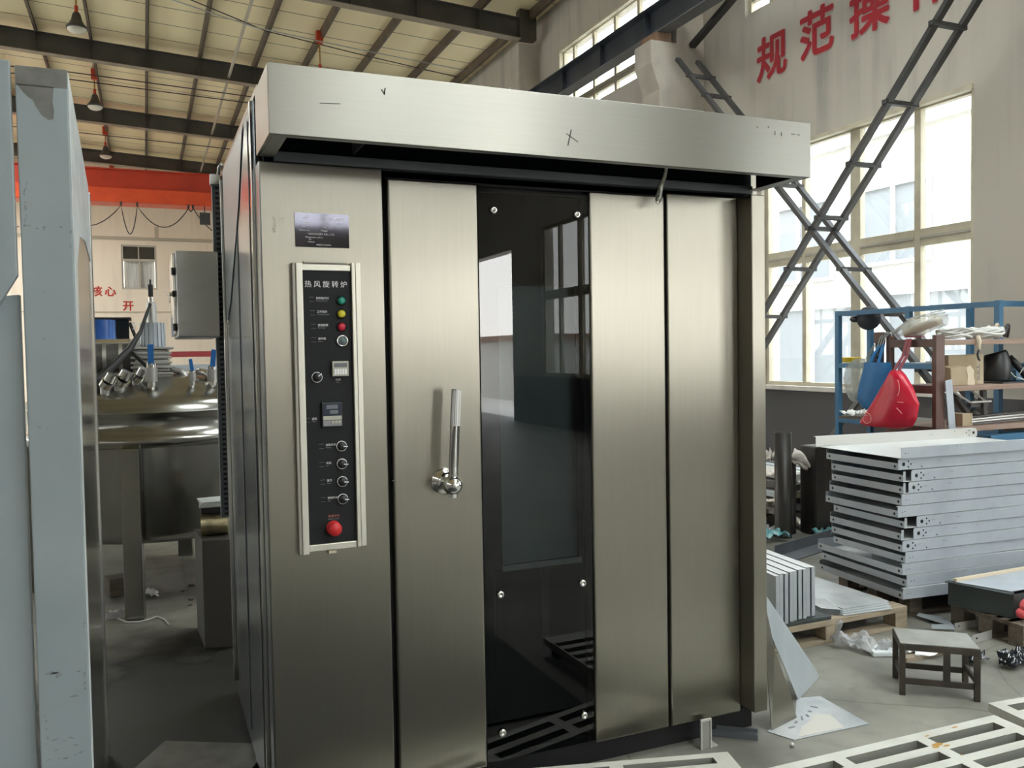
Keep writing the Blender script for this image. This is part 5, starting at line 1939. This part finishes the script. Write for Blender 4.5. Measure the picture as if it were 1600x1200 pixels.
for (x0, x1, z0, z1) in ((1.642, 1.648, 0.0, 0.12), (1.687, 1.693, 0.0, 0.12), (1.648, 1.687, 0.112, 0.12)):
    q.box(x0, x1, -0.034, -0.026, z0, z1, 'bar_pale')
q.box(1.692, 1.725, -0.03, 0.01, 0.0, 0.004, 'bar_pale')
q.build('rim', parent=t)
o = MB()
o.sphere((1.985, -0.165, 0.009), 0.009, 'bar_pale', 10, 8)
tag(o.build('bolt_nut'), 'tiny pale nut on the floor beside the leaning scrap', 'nut')

# ================================================================== TUBES, CHANNEL AND LONG BARS BEHIND


def open_tube(label, x, y, r, h):
    q = MB()
    q.lathe([(r, 0.0), (r, h), (r - 0.006, h), (r - 0.006, 0.02), (0.0, 0.02)], (x, y, 0), 'tube_black', n=36)
    q.lathe([(r - 0.006, h + 0.0003), (r + 0.0005, h + 0.0003)], (x, y, 0), 'bar_dark', n=36, smooth=False)
    return tag(q.build('steel_tube'), label, 'tube')


open_tube('tall black steel tube standing on the floor beside the oven', 4.555, 2.88, 0.070, 0.885)
open_tube('shorter black steel tube standing just behind the tall one', 4.70, 3.00, 0.075, 0.62)
q = MB()
q.box(4.82, 5.07, 2.78, 2.98, 0.0, 0.755, 'tube_black')
tag(q.build('square_post', bevel=0.012), 'broad dark square post standing left of the tray stack', 'post')
o = MB()
a, e = Vector((4.02, 2.35, 0)), Vector((5.1, 2.70, 0))
o.bar(a + Vector((0, 0, 0.045)), e + Vector((0, 0, 0.045)), 0.008, 0.09, 'dark_slate')
o.bar(a + Vector((0.03, -0.08, 0.005)), e + Vector((0.03, -0.08, 0.005)), 0.16, 0.008, 'dark_slate')
tag(o.build('angle_channel'), 'dark steel angle lying on the floor before the black tubes', 'channel')

rnd = random.Random(11)
t0 = thing('bar_cradle', (4.95, 4.0, 0.0), 'low dark cradle on the floor holding long metal bars along the wall', 'rack')
for y in (3.25, 4.6, 5.9):
    q = MB()
    q.box(4.55, 6.30, y, y + 0.07, 0.0, 0.10, 'bar_dark')
    q.build('crossbar', parent=t0)
n = 0
for row in range(5):
    for k in range(9 - row):
        x = 4.66 + 0.165 * k + 0.085 * row + rnd.uniform(-0.006, 0.006)
        z = 0.138 + row * 0.072
        w, h = rnd.choice(((0.10, 0.045), (0.12, 0.06), (0.08, 0.05), (0.13, 0.04)))
        m = rnd.choice(('bar_pale', 'bar_dark', 'bar_pale', 'bar_olive', 'grey_sheet', 'bar_dark'))
        o = MB()
        ya = 3.18 + rnd.uniform(-0.05, 0.22)
        o.bar((x, ya, z), (x + rnd.uniform(-0.008, 0.008), 6.2 + rnd.uniform(0, 0.5), z), w, h, m)
        nm = {'bar_pale': 'pale', 'bar_dark': 'dark', 'bar_olive': 'olive', 'grey_sheet': 'grey'}[m]
        ob = tag(o.build('metal_bar', bevel=0.004), 'long %s metal bar in the low pile along the right wall behind the black tubes' % nm, 'bar', 'long %s bars in the low pile' % nm)
        n += 1
crumple('rag', 'white rag draped over the shorter black tube', 'rag', [(4.60, 2.94, .62), (4.72, 2.90, .665), (4.93, 2.82, .50), (4.80, 2.88, .52)], 0.05, 'rag_white', 14, 5, 0.004, 0.02, None, 0.6)
crumple('rag', 'white rag tuft behind the top of the tall black tube', 'rag', [(4.47, 2.99, .60), (4.62, 2.97, .60), (4.62, 3.05, .60), (4.49, 3.06, .60)], 0.09, 'rag_white', 10, 9, 0.004, 0.02)
for i, (x, y, z, m, l) in enumerate(((4.70, 3.30, .18, 'rag_white', 'crumpled white paper on the bar pile left of the tall tube'), (4.42, 3.02, .02, 'foil_clear', 'clear plastic scrap on the floor left of the tall tube'), (5.0, 3.50, .40, 'rag_white', 'white wrapping on the bar pile between the tube and the square post'),
                                     (4.85, 2.68, .01, 'teal_film', 'teal plastic film on the floor between the tube and the square post'), (4.95, 3.06, .02, 'rag_white', 'pinkish white wrapping under the bar pile beside the square post'), (4.36, 2.80, .02, 'teal_film', 'teal plastic film on the floor beside the oven edge'))):
    crumple('plastic_scrap', l, 'wrapping', [(x - .10, y - .06, z), (x + .12, y - .10, z), (x + .12, y + .08, z), (x - .08, y + .10, z)], 0.05, m, 9, 20 + i, 0.002)
o = MB()
o.bar((6.60, 5.0, 0.06), (7.42, 4.86, 1.0), 0.03, 0.07, 'bar_dark', (0, 1, 0))
tag(o.build('leaning_board'), 'narrow dark board leaning on the dado between the tubes and the blue rack', 'board')
o = MB()
o.cyl((7.36, 9.0, 0.12), (7.36, 4.2, 0.12), 0.06, 'black_plastic')
tag(o.build('wall_pipe'), 'black pipe along the foot of the right wall', 'pipe')

# ================================================================== BLUE RACK BY THE WINDOW
rack = thing('storage_rack', (6.25, 2.9, 0.0), 'blue steel rack along the window wall with a cap on its top bar', 'rack')
bx0, bx1, by0, by1 = 6.0, 6.47, 2.0, 3.80
for (x, y) in ((bx0, by0), (bx0, by1 - 0.05), (bx1 - 0.05, by0), (bx1 - 0.05, by1 - 0.05), (bx0, 2.89), (bx1 - 0.05, 2.60)):
    q = MB()
    z0 = 1.0 if y == 2.89 else 0.0
    q.box(x, x + 0.05, y, y + 0.05, z0 if y != 2.89 else 1.84, 1.95 if y != 2.60 else 1.93, 'shelf_blue')
    q.build('post', parent=rack, bevel=0.003)
for z in (1.90, 1.385, 0.84):
    q = MB()
    q.box(bx0 + 0.002, bx0 + 0.045, by0 + 0.05, by1 - 0.05, z, z + 0.045, 'shelf_blue')
    q.build('beam', parent=rack)
    if z < 1.9:
        q = MB()
        q.box(bx1 - 0.045, bx1 - 0.002, by0 + 0.05, by1 - 0.05, z, z + 0.045, 'shelf_blue')
        q.build('beam', parent=rack)
    for y in (by0, by1 - 0.05):
        q = MB()
        q.box(bx0 + 0.05, bx1 - 0.05, y + 0.003, y + 0.045, z, z + 0.045, 'shelf_blue')
        q.build('beam', parent=rack)
q = MB()
q.box(bx0 + 0.003, bx1 - 0.003, by0 + 0.003, by1 - 0.003, 0.886, 0.905, 'wood_dark')
q.build('shelf_board', parent=rack)
q = MB()
q.box(bx0 + 0.25, bx1 - 0.003, by0 + 0.06, 3.1, 1.431, 1.437, 'grey_sheet')
q.build('shelf_board', parent=rack)

cap = thing('cap', (6.03, 3.45, 1.8), 'dark cap hanging on the top bar of the blue rack', 'cap')
q = MB()
q.sphere((6.10, 3.46, 1.865), (0.09, 0.13, 0.115), 'cap_dark', 18, 12)
q.build('crown', parent=cap)
q = MB()
q.sphere((6.05, 3.575, 1.86), (0.06, 0.05, 0.03), 'cap_dark', 12, 8)
q.build('brim', parent=cap)
o = MB()
o.prism([(6.10, 3.83, 1.435), (6.10, 3.68, 1.435), (6.10, 3.665, 1.487), (6.10, 3.845, 1.487)], (0.12, 0, 0), 'yellow_plastic')
tag(o.build('yellow_tray', bevel=0.006), 'small yellow plastic tray at the far end of the blue rack', 'tray')
for i, (x, y, z, s, l) in enumerate(((6.06, 3.62, 0.908, .10, 'folded white paper on the lower shelf board of the blue rack, at its far corner'), (6.10, 3.44, 0.908, .09, 'white paper on the lower shelf board of the blue rack, beside the first one'), (6.04, 3.50, 0.908, .05, 'crumpled white ball of paper on the lower shelf board of the blue rack'))):
    crumple('paper_scrap', l, 'paper', [(x - s, y - s, z), (x + s, y - s, z), (x + s, y + s, z), (x - s, y + s, z)], 0.05, 'paper_white', 7, 40 + i, 0.002, 0.006)
for i, (y, l) in enumerate(((2.75, 'flat grey sheet on the middle level of the blue rack'), (2.50, 'small grey cover on the middle level of the blue rack'))):
    o = MB()
    o.obox(rotz(0.2 * i, (6.30, y, 0)), -0.10, 0.12, -0.14, 0.14, 1.438, 1.452 + 0.015 * i, 'bar_dark' if i else 'grey_sheet')
    tag(o.build('metal_cover', bevel=0.003), l, 'cover')

# ================================================================== BROWN RACK IN FRONT OF IT
br_ = thing('storage_rack', (5.7, 1.76, 0.0), 'brown steel rack with plank shelves and bags hanging from its end', 'rack')
rx0, rx1, ry0, ry1 = 4.752, 6.85, 1.53, 1.975
for (x, y) in ((rx0, ry0), (rx0, ry1 - 0.035), (rx1, ry0), (rx1, ry1 - 0.035)):
    q = MB()
    q.box(x, x + 0.085 if y == ry0 else x + 0.05, y, y + 0.035, 0.0, 1.668, 'brown_steel')
    q.build('post', parent=br_, bevel=0.003)
for z in (1.595, 1.265, 0.97):
    q = MB()
    q.box(rx0 + 0.003, rx0 + 0.045, ry0 + 0.035, ry1 - 0.035, z - 0.012, z + 0.045, 'brown_steel')
    q.build('end_beam', parent=br_)
    q = MB()
    q.box(rx0 + 0.087, rx1, ry0 + 0.002, ry1 - 0.002, z, z + 0.038, 'brown_plank')
    q.build('plank_shelf', parent=br_, bevel=0.003)


def bag(name, x, prof, thick, m, label, straps, printed=None, strap_m=None, seed=3):
    """soft bag: prof = list of (z, y_right, y_left) from the top down"""
    rnd = random.Random(seed)
    t = thing(name, (x, (prof[0][1] + prof[0][2]) / 2, prof[-1][0]), label, 'bag')
    nu = 28
    rings = []
    zs = []
    P = []
    for i in range(len(prof) - 1):
        for k in range(4):
            u = k / 4
            P.append([prof[i][j] * (1 - u) + prof[i + 1][j] * u for j in range(3)])
    P.append(list(prof[-1]))
    L = len(P)
    v = []
    for j, (z, ya, yb) in enumerate(P):
        s = j / (L - 1)
        th = thick * (0.10 + 0.90 * math.sin(math.pi * min(1.0, s * 0.62 + 0.10)) ** 0.9)
        if j == L - 1:
            th *= 0.55
        for i in range(nu):
            a = 2 * math.pi * i / nu
            fold = 1 + 0.05 * math.sin(5 * a + 4 * s + seed) + 0.04 * math.sin(9 * a - 3 * s)
            y = (ya + yb) / 2 + (yb - ya) / 2 * math.cos(a)
            xx = x - th / 2 * math.sin(a) * abs(math.sin(a)) ** 0.1 * fold
            v.append((xx, y, z))
    f = [(j * nu + i, j * nu + (i + 1) % nu, (j + 1) * nu + (i + 1) % nu, (j + 1) * nu + i) for j in range(L - 1) for i in range(nu)]
    f.append(tuple(range((L - 1) * nu, L * nu)))
    q = MB()
    q.add(v, f, m, True)
    q.build('bag_body', parent=t)
    for pts, w in straps:
        q = MB()
        for i in range(len(pts) - 1):
            q.bar(pts[i], pts[i + 1], 0.008, w, strap_m or m, (0, 1, 0))
        q.build('strap', parent=t)
    if printed:
        q = MB()
        for c in printed:
            q.tube(c, 0.0022, 'bag_print', 5)
        tag(q.build('printed_lines', parent=t), 'pale curling print', None)
    return t


bag('hanging_bag', 4.60, [(1.42, 1.70, 1.775), (1.385, 1.665, 1.80), (1.30, 1.60, 1.86), (1.19, 1.545, 1.94), (1.08, 1.565, 2.03), (1.025, 1.60, 2.075), (1.003, 1.68, 2.03)], 0.16, 'bag_red',
    'bulging red plastic bag hanging from the corner of the brown rack',
    [([(4.60, 1.765, 1.41), (4.69, 1.762, 1.52), (4.735, 1.76, 1.645)], 0.022), ([(4.60, 1.72, 1.41), (4.69, 1.728, 1.52), (4.735, 1.735, 1.645)], 0.022)],
    [[(4.528, 1.665 - 0.0 + 0.02 * math.cos(a), 1.30 + 0.055 * math.sin(a)) for a in [R(k) for k in range(90, 275, 20)]],
     [(4.513, 1.93 + 0.055 * math.cos(a) * (1 - k / 900), 1.065 + 0.05 * math.sin(a) * (1 - k / 900)) for k, a in [(k, R(k)) for k in range(0, 500, 25)]],
     [(4.515, 1.60 + 0.002 * k, 1.20 + 0.0 * k) for k in range(0, 30, 6)],
     [(4.516, 1.61 + 0.0015 * k, 1.12 + 0.0012 * k) for k in range(0, 40, 8)]], 'bag_red_strap')
bag('hanging_bag', 4.685, [(1.475, 1.865, 2.115), (1.40, 1.855, 2.135), (1.28, 1.865, 2.175), (1.19, 1.90, 2.19), (1.13, 1.94, 2.13), (1.115, 1.97, 2.06)], 0.10, 'bag_blue',
    'blue cloth carrier bag hanging on the brown rack behind the red bag',
    [([(4.685, 2.06, 1.475), (4.72, 2.035, 1.56), (4.74, 2.00, 1.62)], 0.026), ([(4.685, 1.98, 1.475), (4.72, 1.985, 1.56), (4.74, 1.985, 1.62)], 0.026)], seed=5)
bag('hanging_bag', 4.80, [(1.50, 2.17, 2.33), (1.44, 2.19, 2.42), (1.34, 2.22, 2.45), (1.25, 2.24, 2.43), (1.18, 2.26, 2.38), (1.16, 2.29, 2.35)], 0.08, 'bag_clear',
    'clear greyish plastic bag hanging left of the blue bag',
    [([(4.80, 2.21, 1.50), (4.77, 2.12, 1.58), (4.74, 2.02, 1.66)], 0.02)], seed=8)
t = thing('strap_bundle', (4.745, 1.99, 1.62), 'dark straps and cords hung over the end beam above the blue bag', 'straps')
q = MB()
for k in range(5):
    q.tube([(4.73, 2.075 - 0.012 * k, 1.44 + 0.02 * k), (4.733, 2.05 - 0.012 * k, 1.56), (4.738, 2.01 - 0.010 * k, 1.66), (4.742, 1.97 - 0.012 * k, 1.695), (4.742, 1.945 - 0.008 * k, 1.668)], 0.006, 'cable_black' if k % 2 else 'cable_grey', 6)
q.build('cord', parent=t)
q = MB()
q.box(4.735, 4.75, 1.975, 2.075, 1.62, 1.70, 'brown_steel')
q.box(4.735, 4.75, 1.99, 2.06, 1.44, 1.62, 'cap_dark')
q.build('strap', parent=t)

# plastic wrapped bundle on top of the brown rack
t = thing('wrapped_bundle', (4.95, 1.75, 1.65), 'clear plastic wrapped bundle lying on top of the brown rack', 'bundle')
q = MB()
c0, c1 = Vector((4.86, 1.96, 1.70)), Vector((4.95, 1.62, 1.775))


def bun(u, v):
    p = c0.lerp(c1, v)
    a = 2 * math.pi * u
    r = 0.085 * (0.55 + 0.45 * math.sin(math.pi * min(0.97, max(0.03, v)))) * (1 + 0.10 * math.sin(5 * a + 7 * v) + 0.07 * math.sin(11 * v + 3 * a))
    return p + Vector((math.cos(a) * r, 0.3 * math.cos(a) * r, 0.72 * math.sin(a) * r))


q.grid(bun, 26, 22, 'wrap_clear')
q.build('wrap', parent=t)
q = MB()
q.bar(c0 + Vector((0.02, -0.05, -0.01)), c1 + Vector((-0.02, 0.04, 0.0)), 0.07, 0.05, 'cardboard_light')
q.build('contents', parent=t)
q = MB()
for k in range(3):
    q.tube([c0 + Vector((-0.07 + 0.02 * k, 0.02, -0.02)), c0.lerp(c1, 0.4) + Vector((-0.06 + 0.03 * k, 0, 0.065 + 0.006 * k)), c1 + Vector((-0.02 + 0.02 * k, 0.0, 0.075 - 0.02 * k))], 0.006, 'wrap_clear', 6)
q.build('twisted_end', parent=t)
o = MB()
o.box(4.80, 4.83, 1.70, 1.85, 1.655, 1.668, 'bag_red_strap')
tag(o.build('red_tool'), 'dark red tool on top of the brown rack edge under the bundle', 'tool')


def coil(label, cx, cy, z, rx_, ry_, turns, m, r, seed, tilt=0.0):
    rnd = random.Random(seed)
    q = MB()
    for k in range(turns):
        a0 = rnd.uniform(0, 6.28)
        dx, dy = rnd.uniform(-0.03, 0.03), rnd.uniform(-0.02, 0.02)
        s = rnd.uniform(0.82, 1.12)
        pts = []
        for i in range(25):
            a = a0 + 2 * math.pi * i / 25
            pts.append((cx + dx + rx_ * s * math.cos(a), cy + dy + ry_ * s * math.sin(a), z + 0.012 * k * 0.6 + r + 0.008 * math.sin(3 * a + k) + 0.008 + tilt * math.cos(a)))
        q.tube(pts, r, m, 6, closed=True)
    return tag(q.build('cable_coil'), label, 'cable')


coil('pale wire coil with ties on top of the brown rack, beside the post', 5.12, 1.68, 1.636, 0.115, 0.09, 9, 'cable_white', 0.007, 3)
coil('thick white cable coil on top of the brown rack, right of the thin coil', 5.43, 1.68, 1.636, 0.14, 0.10, 9, 'cable_white', 0.010, 4)
t = thing('cable_loop', (5.6, 1.75, 1.65), 'grey and black cable loops standing up on top of the brown rack', 'cable')
for (cx, rr, m, r, tilt) in ((5.63, 0.075, 'cable_grey', 0.007, 0.5), (5.66, 0.07, 'cable_black', 0.008, -0.4), (5.75, 0.085, 'conduit_grey', 0.012, 0.2), (5.86, 0.08, 'cable_black', 0.014, 0.3)):
    q = MB()
    q.tube([(cx + rr * math.cos(a) + tilt * 0.03 * math.sin(a), 1.84 + 0.05 * math.cos(a + tilt), 1.648 + rr * 1.2 * max(0, math.sin(a))) for a in [R(k) for k in range(-5, 190, 13)]], r, m, 8)
    q.build('loop', parent=t)
t = thing('hanging_tie', (5.17, 1.52, 1.55), 'pale tape tail with a dark hook hanging from the top plank of the brown rack', 'tie')
q = MB()
q.tube([(5.155, 1.522, 1.66), (5.16, 1.518, 1.62), (5.15, 1.515, 1.58), (5.165, 1.515, 1.555)], [0.012, 0.018, 0.015, 0.010], 'cardboard_light', 8)
q.build('tape', parent=t)
q = MB()
q.tube([(5.165, 1.515, 1.56), (5.148, 1.515, 1.545), (5.142, 1.515, 1.52), (5.152, 1.515, 1.492), (5.165, 1.515, 1.482)], 0.007, 'cable_black', 8)
q.build('hook', parent=t)

# boxes and helmet on the middle plank
t = thing('cardboard_box', (5.1, 1.72, 1.303), 'long flat cardboard carton with printed end on the middle plank', 'box')
q = MB()
M = rotz(R(3), (4.985, 1.625, 0.0))
q.obox(M, 0.0, 0.31, 0.0, 0.14, 1.3035, 1.520, 'cardboard')
q.build('carton', parent=t, bevel=0.003)
q = MB()
q.prism([(5.262, 1.700, 1.3035), (5.365, 1.640, 1.3035), (5.362, 1.640, 1.528), (5.335, 1.655, 1.523), (5.33, 1.658, 1.505), (5.31, 1.668, 1.508), (5.305, 1.672, 1.526), (5.258, 1.700, 1.524)], (0.004, 0.006, 0), 'cardboard_light')
tag(q.build('flap', parent=t), 'pale open end flap with small print', None)
q = MB()
for k in range(11):
    z = 1.335 + 0.015 * k
    q.add([(5.318 + 0.002 * (k % 3), 1.6668 - 0.0005, z), (5.342, 1.6525 - 0.0005, z), (5.342, 1.6525 - 0.0005, z + 0.007), (5.318, 1.6668 - 0.0005, z + 0.007)], [(0, 1, 2, 3)], 'scratch')
q.build('printed_marks', parent=t)
t = thing('cardboard_box', (5.0, 1.58, 1.303), 'small torn cardboard box in front of the long carton', 'box')
q = MB()
M = rotz(R(2), (4.915, 1.540, 0.0))
q.hexa([M @ Vector(p) for p in ((0, 0, 1.304), (0.17, 0, 1.304), (0.18, 0.07, 1.304), (0.0, 0.07, 1.304), (-0.01, 0.0, 1.432), (0.16, 0.005, 1.438), (0.17, 0.07, 1.455), (-0.01, 0.07, 1.445))], 'cardboard')
q.build('carton', parent=t, bevel=0.004)
q = MB()
q.prism([(5.095, 1.560, 1.306), (5.155, 1.548, 1.304), (5.160, 1.548, 1.33), (5.148, 1.55, 1.37), (5.152, 1.55, 1.41), (5.12, 1.557, 1.447), (5.088, 1.562, 1.43), (5.10, 1.56, 1.37)], (0.004, 0.008, 0), 'cardboard_light')
tag(q.build('torn_flap', parent=t), 'pale torn flap', None)
hm = thing('welding_helmet', (5.56, 1.72, 1.303), 'black welding helmet on the middle plank beside the long carton', 'helmet')
q = MB()


def shell(u, v):
    a = R(-115) + R(230) * u
    r = 0.105 + 0.012 * math.sin(math.pi * v) - 0.028 * v * v
    return (5.545 + r * math.sin(a) * 1.05 + 0.02 * v, 1.70 - r * math.cos(a), 1.318 + 0.235 * v - 0.05 * abs(math.sin(a * 0.5)) * v)


q.grid(shell, 20, 14, 'black_plastic')
q.build('shell', parent=hm, solid=0.006)
q = MB()
q.tube([(5.66, 1.66, 1.50), (5.69, 1.62, 1.44), (5.73, 1.60, 1.38), (5.76, 1.60, 1.34)], [0.022, 0.026, 0.022, 0.015], 'black_plastic', 8)
q.tube([(5.58, 1.60, 1.40), (5.63, 1.59, 1.35), (5.72, 1.58, 1.325), (5.80, 1.58, 1.33)], 0.005, 'cable_white', 6)
q.build('head_band', parent=hm)
o = MB()
o.box(5.45, 6.1, 1.55, 1.90, 1.3035, 1.3145, 'black_plastic')
tag(o.build('black_mat', bevel=0.002), 'thin black mat under the welding helmet on the middle plank', 'mat')
o = MB()
o.box(5.74, 5.95, 1.66, 1.80, 1.316, 1.40, 'shelf_blue')
tag(o.build('blue_box', bevel=0.004), 'small blue box on the middle plank at the right edge', 'box')
# things under the middle plank
o = MB()
o.bar((4.835, 1.50, 1.35), (4.895, 1.515, 0.96), 0.066, 0.006, 'galvanised', (0, 1, 0))
tag(o.build('flat_bar'), 'pale flat bar leaning on the front of the brown rack post', 'bar')
t = thing('iron_offcut', (5.3, 1.75, 1.1), 'dark angle iron frame with bright edges standing under the middle plank', 'frame')
q = MB()
for (a, e) in (((5.165, 1.74, 1.25), (5.275, 1.68, 1.168)), ((5.275, 1.68, 1.168), (5.49, 1.68, 1.168)), ((5.36, 1.74, 1.25), (5.44, 1.68, 1.168))):
    q.bar(a, e, 0.02, 0.012, 'bar_pale')
q.build('bright_edge', parent=t)
q = MB()
for (a, e) in (((5.19, 1.75, 1.22), (5.42, 1.78, 1.02)), ((5.33, 1.74, 1.14), (5.52, 1.74, 1.14)), ((5.46, 1.72, 1.255), (5.48, 1.72, 1.02)), ((5.40, 1.80, 1.10), (5.60, 1.80, 1.02))):
    q.bar(a, e, 0.04, 0.03, 'bar_dark')
q.build('dark_bar', parent=t)
o = MB()
o.box(5.03, 5.125, 1.545, 1.68, 1.0095, 1.10, 'cardboard')
o.box(5.118, 5.126, 1.54, 1.545, 1.0095, 1.102, 'cardboard_light')
tag(o.build('cardboard_box', bevel=0.002), 'narrow open cardboard box on the low plank beside the bright rods', 'box')
for i in range(7):
    o = MB()
    z = 1.018 + 0.013 * (i % 4) + 0.004 * (i // 4)
    o.cyl((5.14 + 0.02 * i, 1.56 + 0.03 * i, z), (6.5, 1.57 + 0.045 * i, z + 0.02 + 0.002 * i), 0.0075, 'bar_pale' if i % 3 else 'bar_dark', n=10)
    tag(o.build('metal_rod'), 'thin metal rod lying along the low plank of the brown rack', 'rod', 'rods on the low plank')
o = MB()
o.box(5.2, 6.4, 1.45, 1.52, 0.80, 0.94, 'shelf_blue')
tag(o.build('blue_sheet', bevel=0.003), 'dark blue panel leaning under the low plank at the right edge', 'panel')
q = MB()
q.tube([(5.61, 1.56, 1.34), (5.75, 1.54, 1.50), (5.9, 1.55, 1.52)], 0.004, 'cable_white', 6)
q.build('cord', parent=hm)

# ================================================================== DARK BIN AND SCRAPS AT THE RIGHT EDGE
bin_ = thing('metal_bin', (4.1, 0.55, 0.124), 'dark sheet metal bin on a dark pallet at the right edge', 'bin')
q = MB()
p0, p1, p2, p3 = (3.80, 0.63), (3.89, 0.30), (5.05, 0.30), (4.95, 0.63)
for (a, e) in ((p0, p1), (p1, p2), (p2, p3), (p3, p0)):
    q.bar((a[0], a[1], 0.19), (e[0], e[1], 0.19), 0.004, 0.13, 'bin_dark')
q.prism([(p[0], p[1], 0.125) for p in (p0, p1, p2, p3)], (0, 0, 0.004), 'bin_dark')
q.build('bin_wall', parent=bin_)
q = MB()
q.bar((3.795, 0.635, 0.258), (3.885, 0.30, 0.258), 0.05, 0.006, 'bin_dark')
q.build('rim', parent=bin_)
o = MB()
o.prism([(3.80, 0.585, 0.262), (3.90, 0.32, 0.262), (4.8, 0.32, 0.262), (4.72, 0.60, 0.262)], (0, 0, 0.004), 'galvanised')
o.prism([(3.80, 0.60, 0.266), (3.805, 0.58, 0.266), (4.80, 0.59, 0.266), (4.79, 0.61, 0.266)], (0, 0, 0.016), 'cardboard_light')
tag(o.build('sheet_offcut', bevel=0.001), 'pale sheet with a cream edge lying across the dark bin', 'sheet')
o = MB()
o.sphere((3.93, 0.245, 0.20), (0.05, 0.035, 0.045), 'pink_glove', 14, 10)
o.sphere((3.90, 0.255, 0.165), (0.035, 0.03, 0.03), 'pink_glove', 12, 8)
tag(o.build('red_glove'), 'red glove lump hanging on the bin at the right edge', 'glove')
o = MB()
o.sphere((4.0, 0.215, 0.05), (0.04, 0.03, 0.05), 'button_yellow', 12, 8)
tag(o.build('yellow_lump'), 'yellow green lump on the floor at the right edge', 'cloth')
for i, (pts, m, l) in enumerate((
        ([(3.745, 0.80), (3.80, 0.83), (3.86, 0.70), (3.76, 0.54)], 'grey_sheet', 'pale grey cut sheet on the floor behind the stool, under the dark bin'),
        ([(3.60, 0.57), (3.66, 0.62), (3.76, 0.57), (3.70, 0.50)], 'grey_sheet', 'small grey cut sheet on the floor nearest the light pallet corner'))):
    o = MB()
    o.prism([(x, y, 0.02 + 0.012 * i) for (x, y) in pts], (0, 0, 0.003), m)
    o.box(pts[0][0] + 0.03, pts[0][0] + 0.05, pts[0][1] - 0.08, pts[0][1] - 0.06, 0.0, 0.02 + 0.012 * i, 'bar_dark')
    tag(o.build('sheet_scrap'), l, 'scrap')
for i, (p, r, l) in enumerate((((3.76, 0.555, 0), (3.985, 0.55, 0), 'short pale channel with a hole on the floor behind the stool, farther one'), ((3.67, 0.37, 0), (3.95, 0.40, 0), 'short pale channel on the floor behind the stool, nearer one'))):
    o = MB()
    o.bar((p[0], p[1], 0.022), (r[0], r[1], 0.022), 0.003, 0.044, 'bar_pale')
    o.bar((p[0], p[1] + 0.03, 0.003), (r[0], r[1] + 0.03, 0.003), 0.06, 0.005, 'grey_sheet')
    o.cyl((p[0] + 0.03, p[1] - 0.004, 0.025), (p[0] + 0.03, p[1] - 0.0016, 0.025), 0.005, 'black_void', n=10)
    tag(o.build('channel_scrap'), l, 'scrap')
o = MB()
o.prism([(3.86, 0.345, 0.004), (3.95, 0.20, 0.004), (4.4, 0.22, 0.004), (4.3, 0.36, 0.004)], (0, 0, 0.003), 'white_scrap')
tag(o.build('white_sheet'), 'white flat sheet on the floor cut by the right edge of the photo', 'sheet')
crumple('black_plastic_scrap', 'crumpled black and silver plastic on the floor at the right edge', 'plastic', [(3.46, 0.02, 0), (3.70, 0.0, 0), (3.75, 0.13, 0), (3.52, 0.12, 0)], 0.05, 'black_glass', 14, 77, 0.002)
crumple('black_plastic_scrap', 'small shiny dark plastic scrap on the floor just right of the stool', 'plastic', [(3.36, 0.12, 0), (3.48, 0.14, 0), (3.53, 0.22, 0), (3.40, 0.20, 0)], 0.03, 'black_glass', 10, 78, 0.002)
crumple('white_scrap', 'white plastic scraps on the floor under and behind the stool', 'plastic', [(3.20, 0.30, 0), (3.48, 0.30, 0), (3.50, 0.42, 0), (3.24, 0.40, 0)], 0.025, 'paper_white', 10, 79, 0.002)
o = MB()
o.obox(rotz(0.0, (3.16, 0.34, 0)), -0.02, 0.30, -0.02, 0.02, 0.0, 0.018, 'wood')
tag(o.build('wood_strip'), 'short wooden strip on the floor seen through the stool', 'strip')
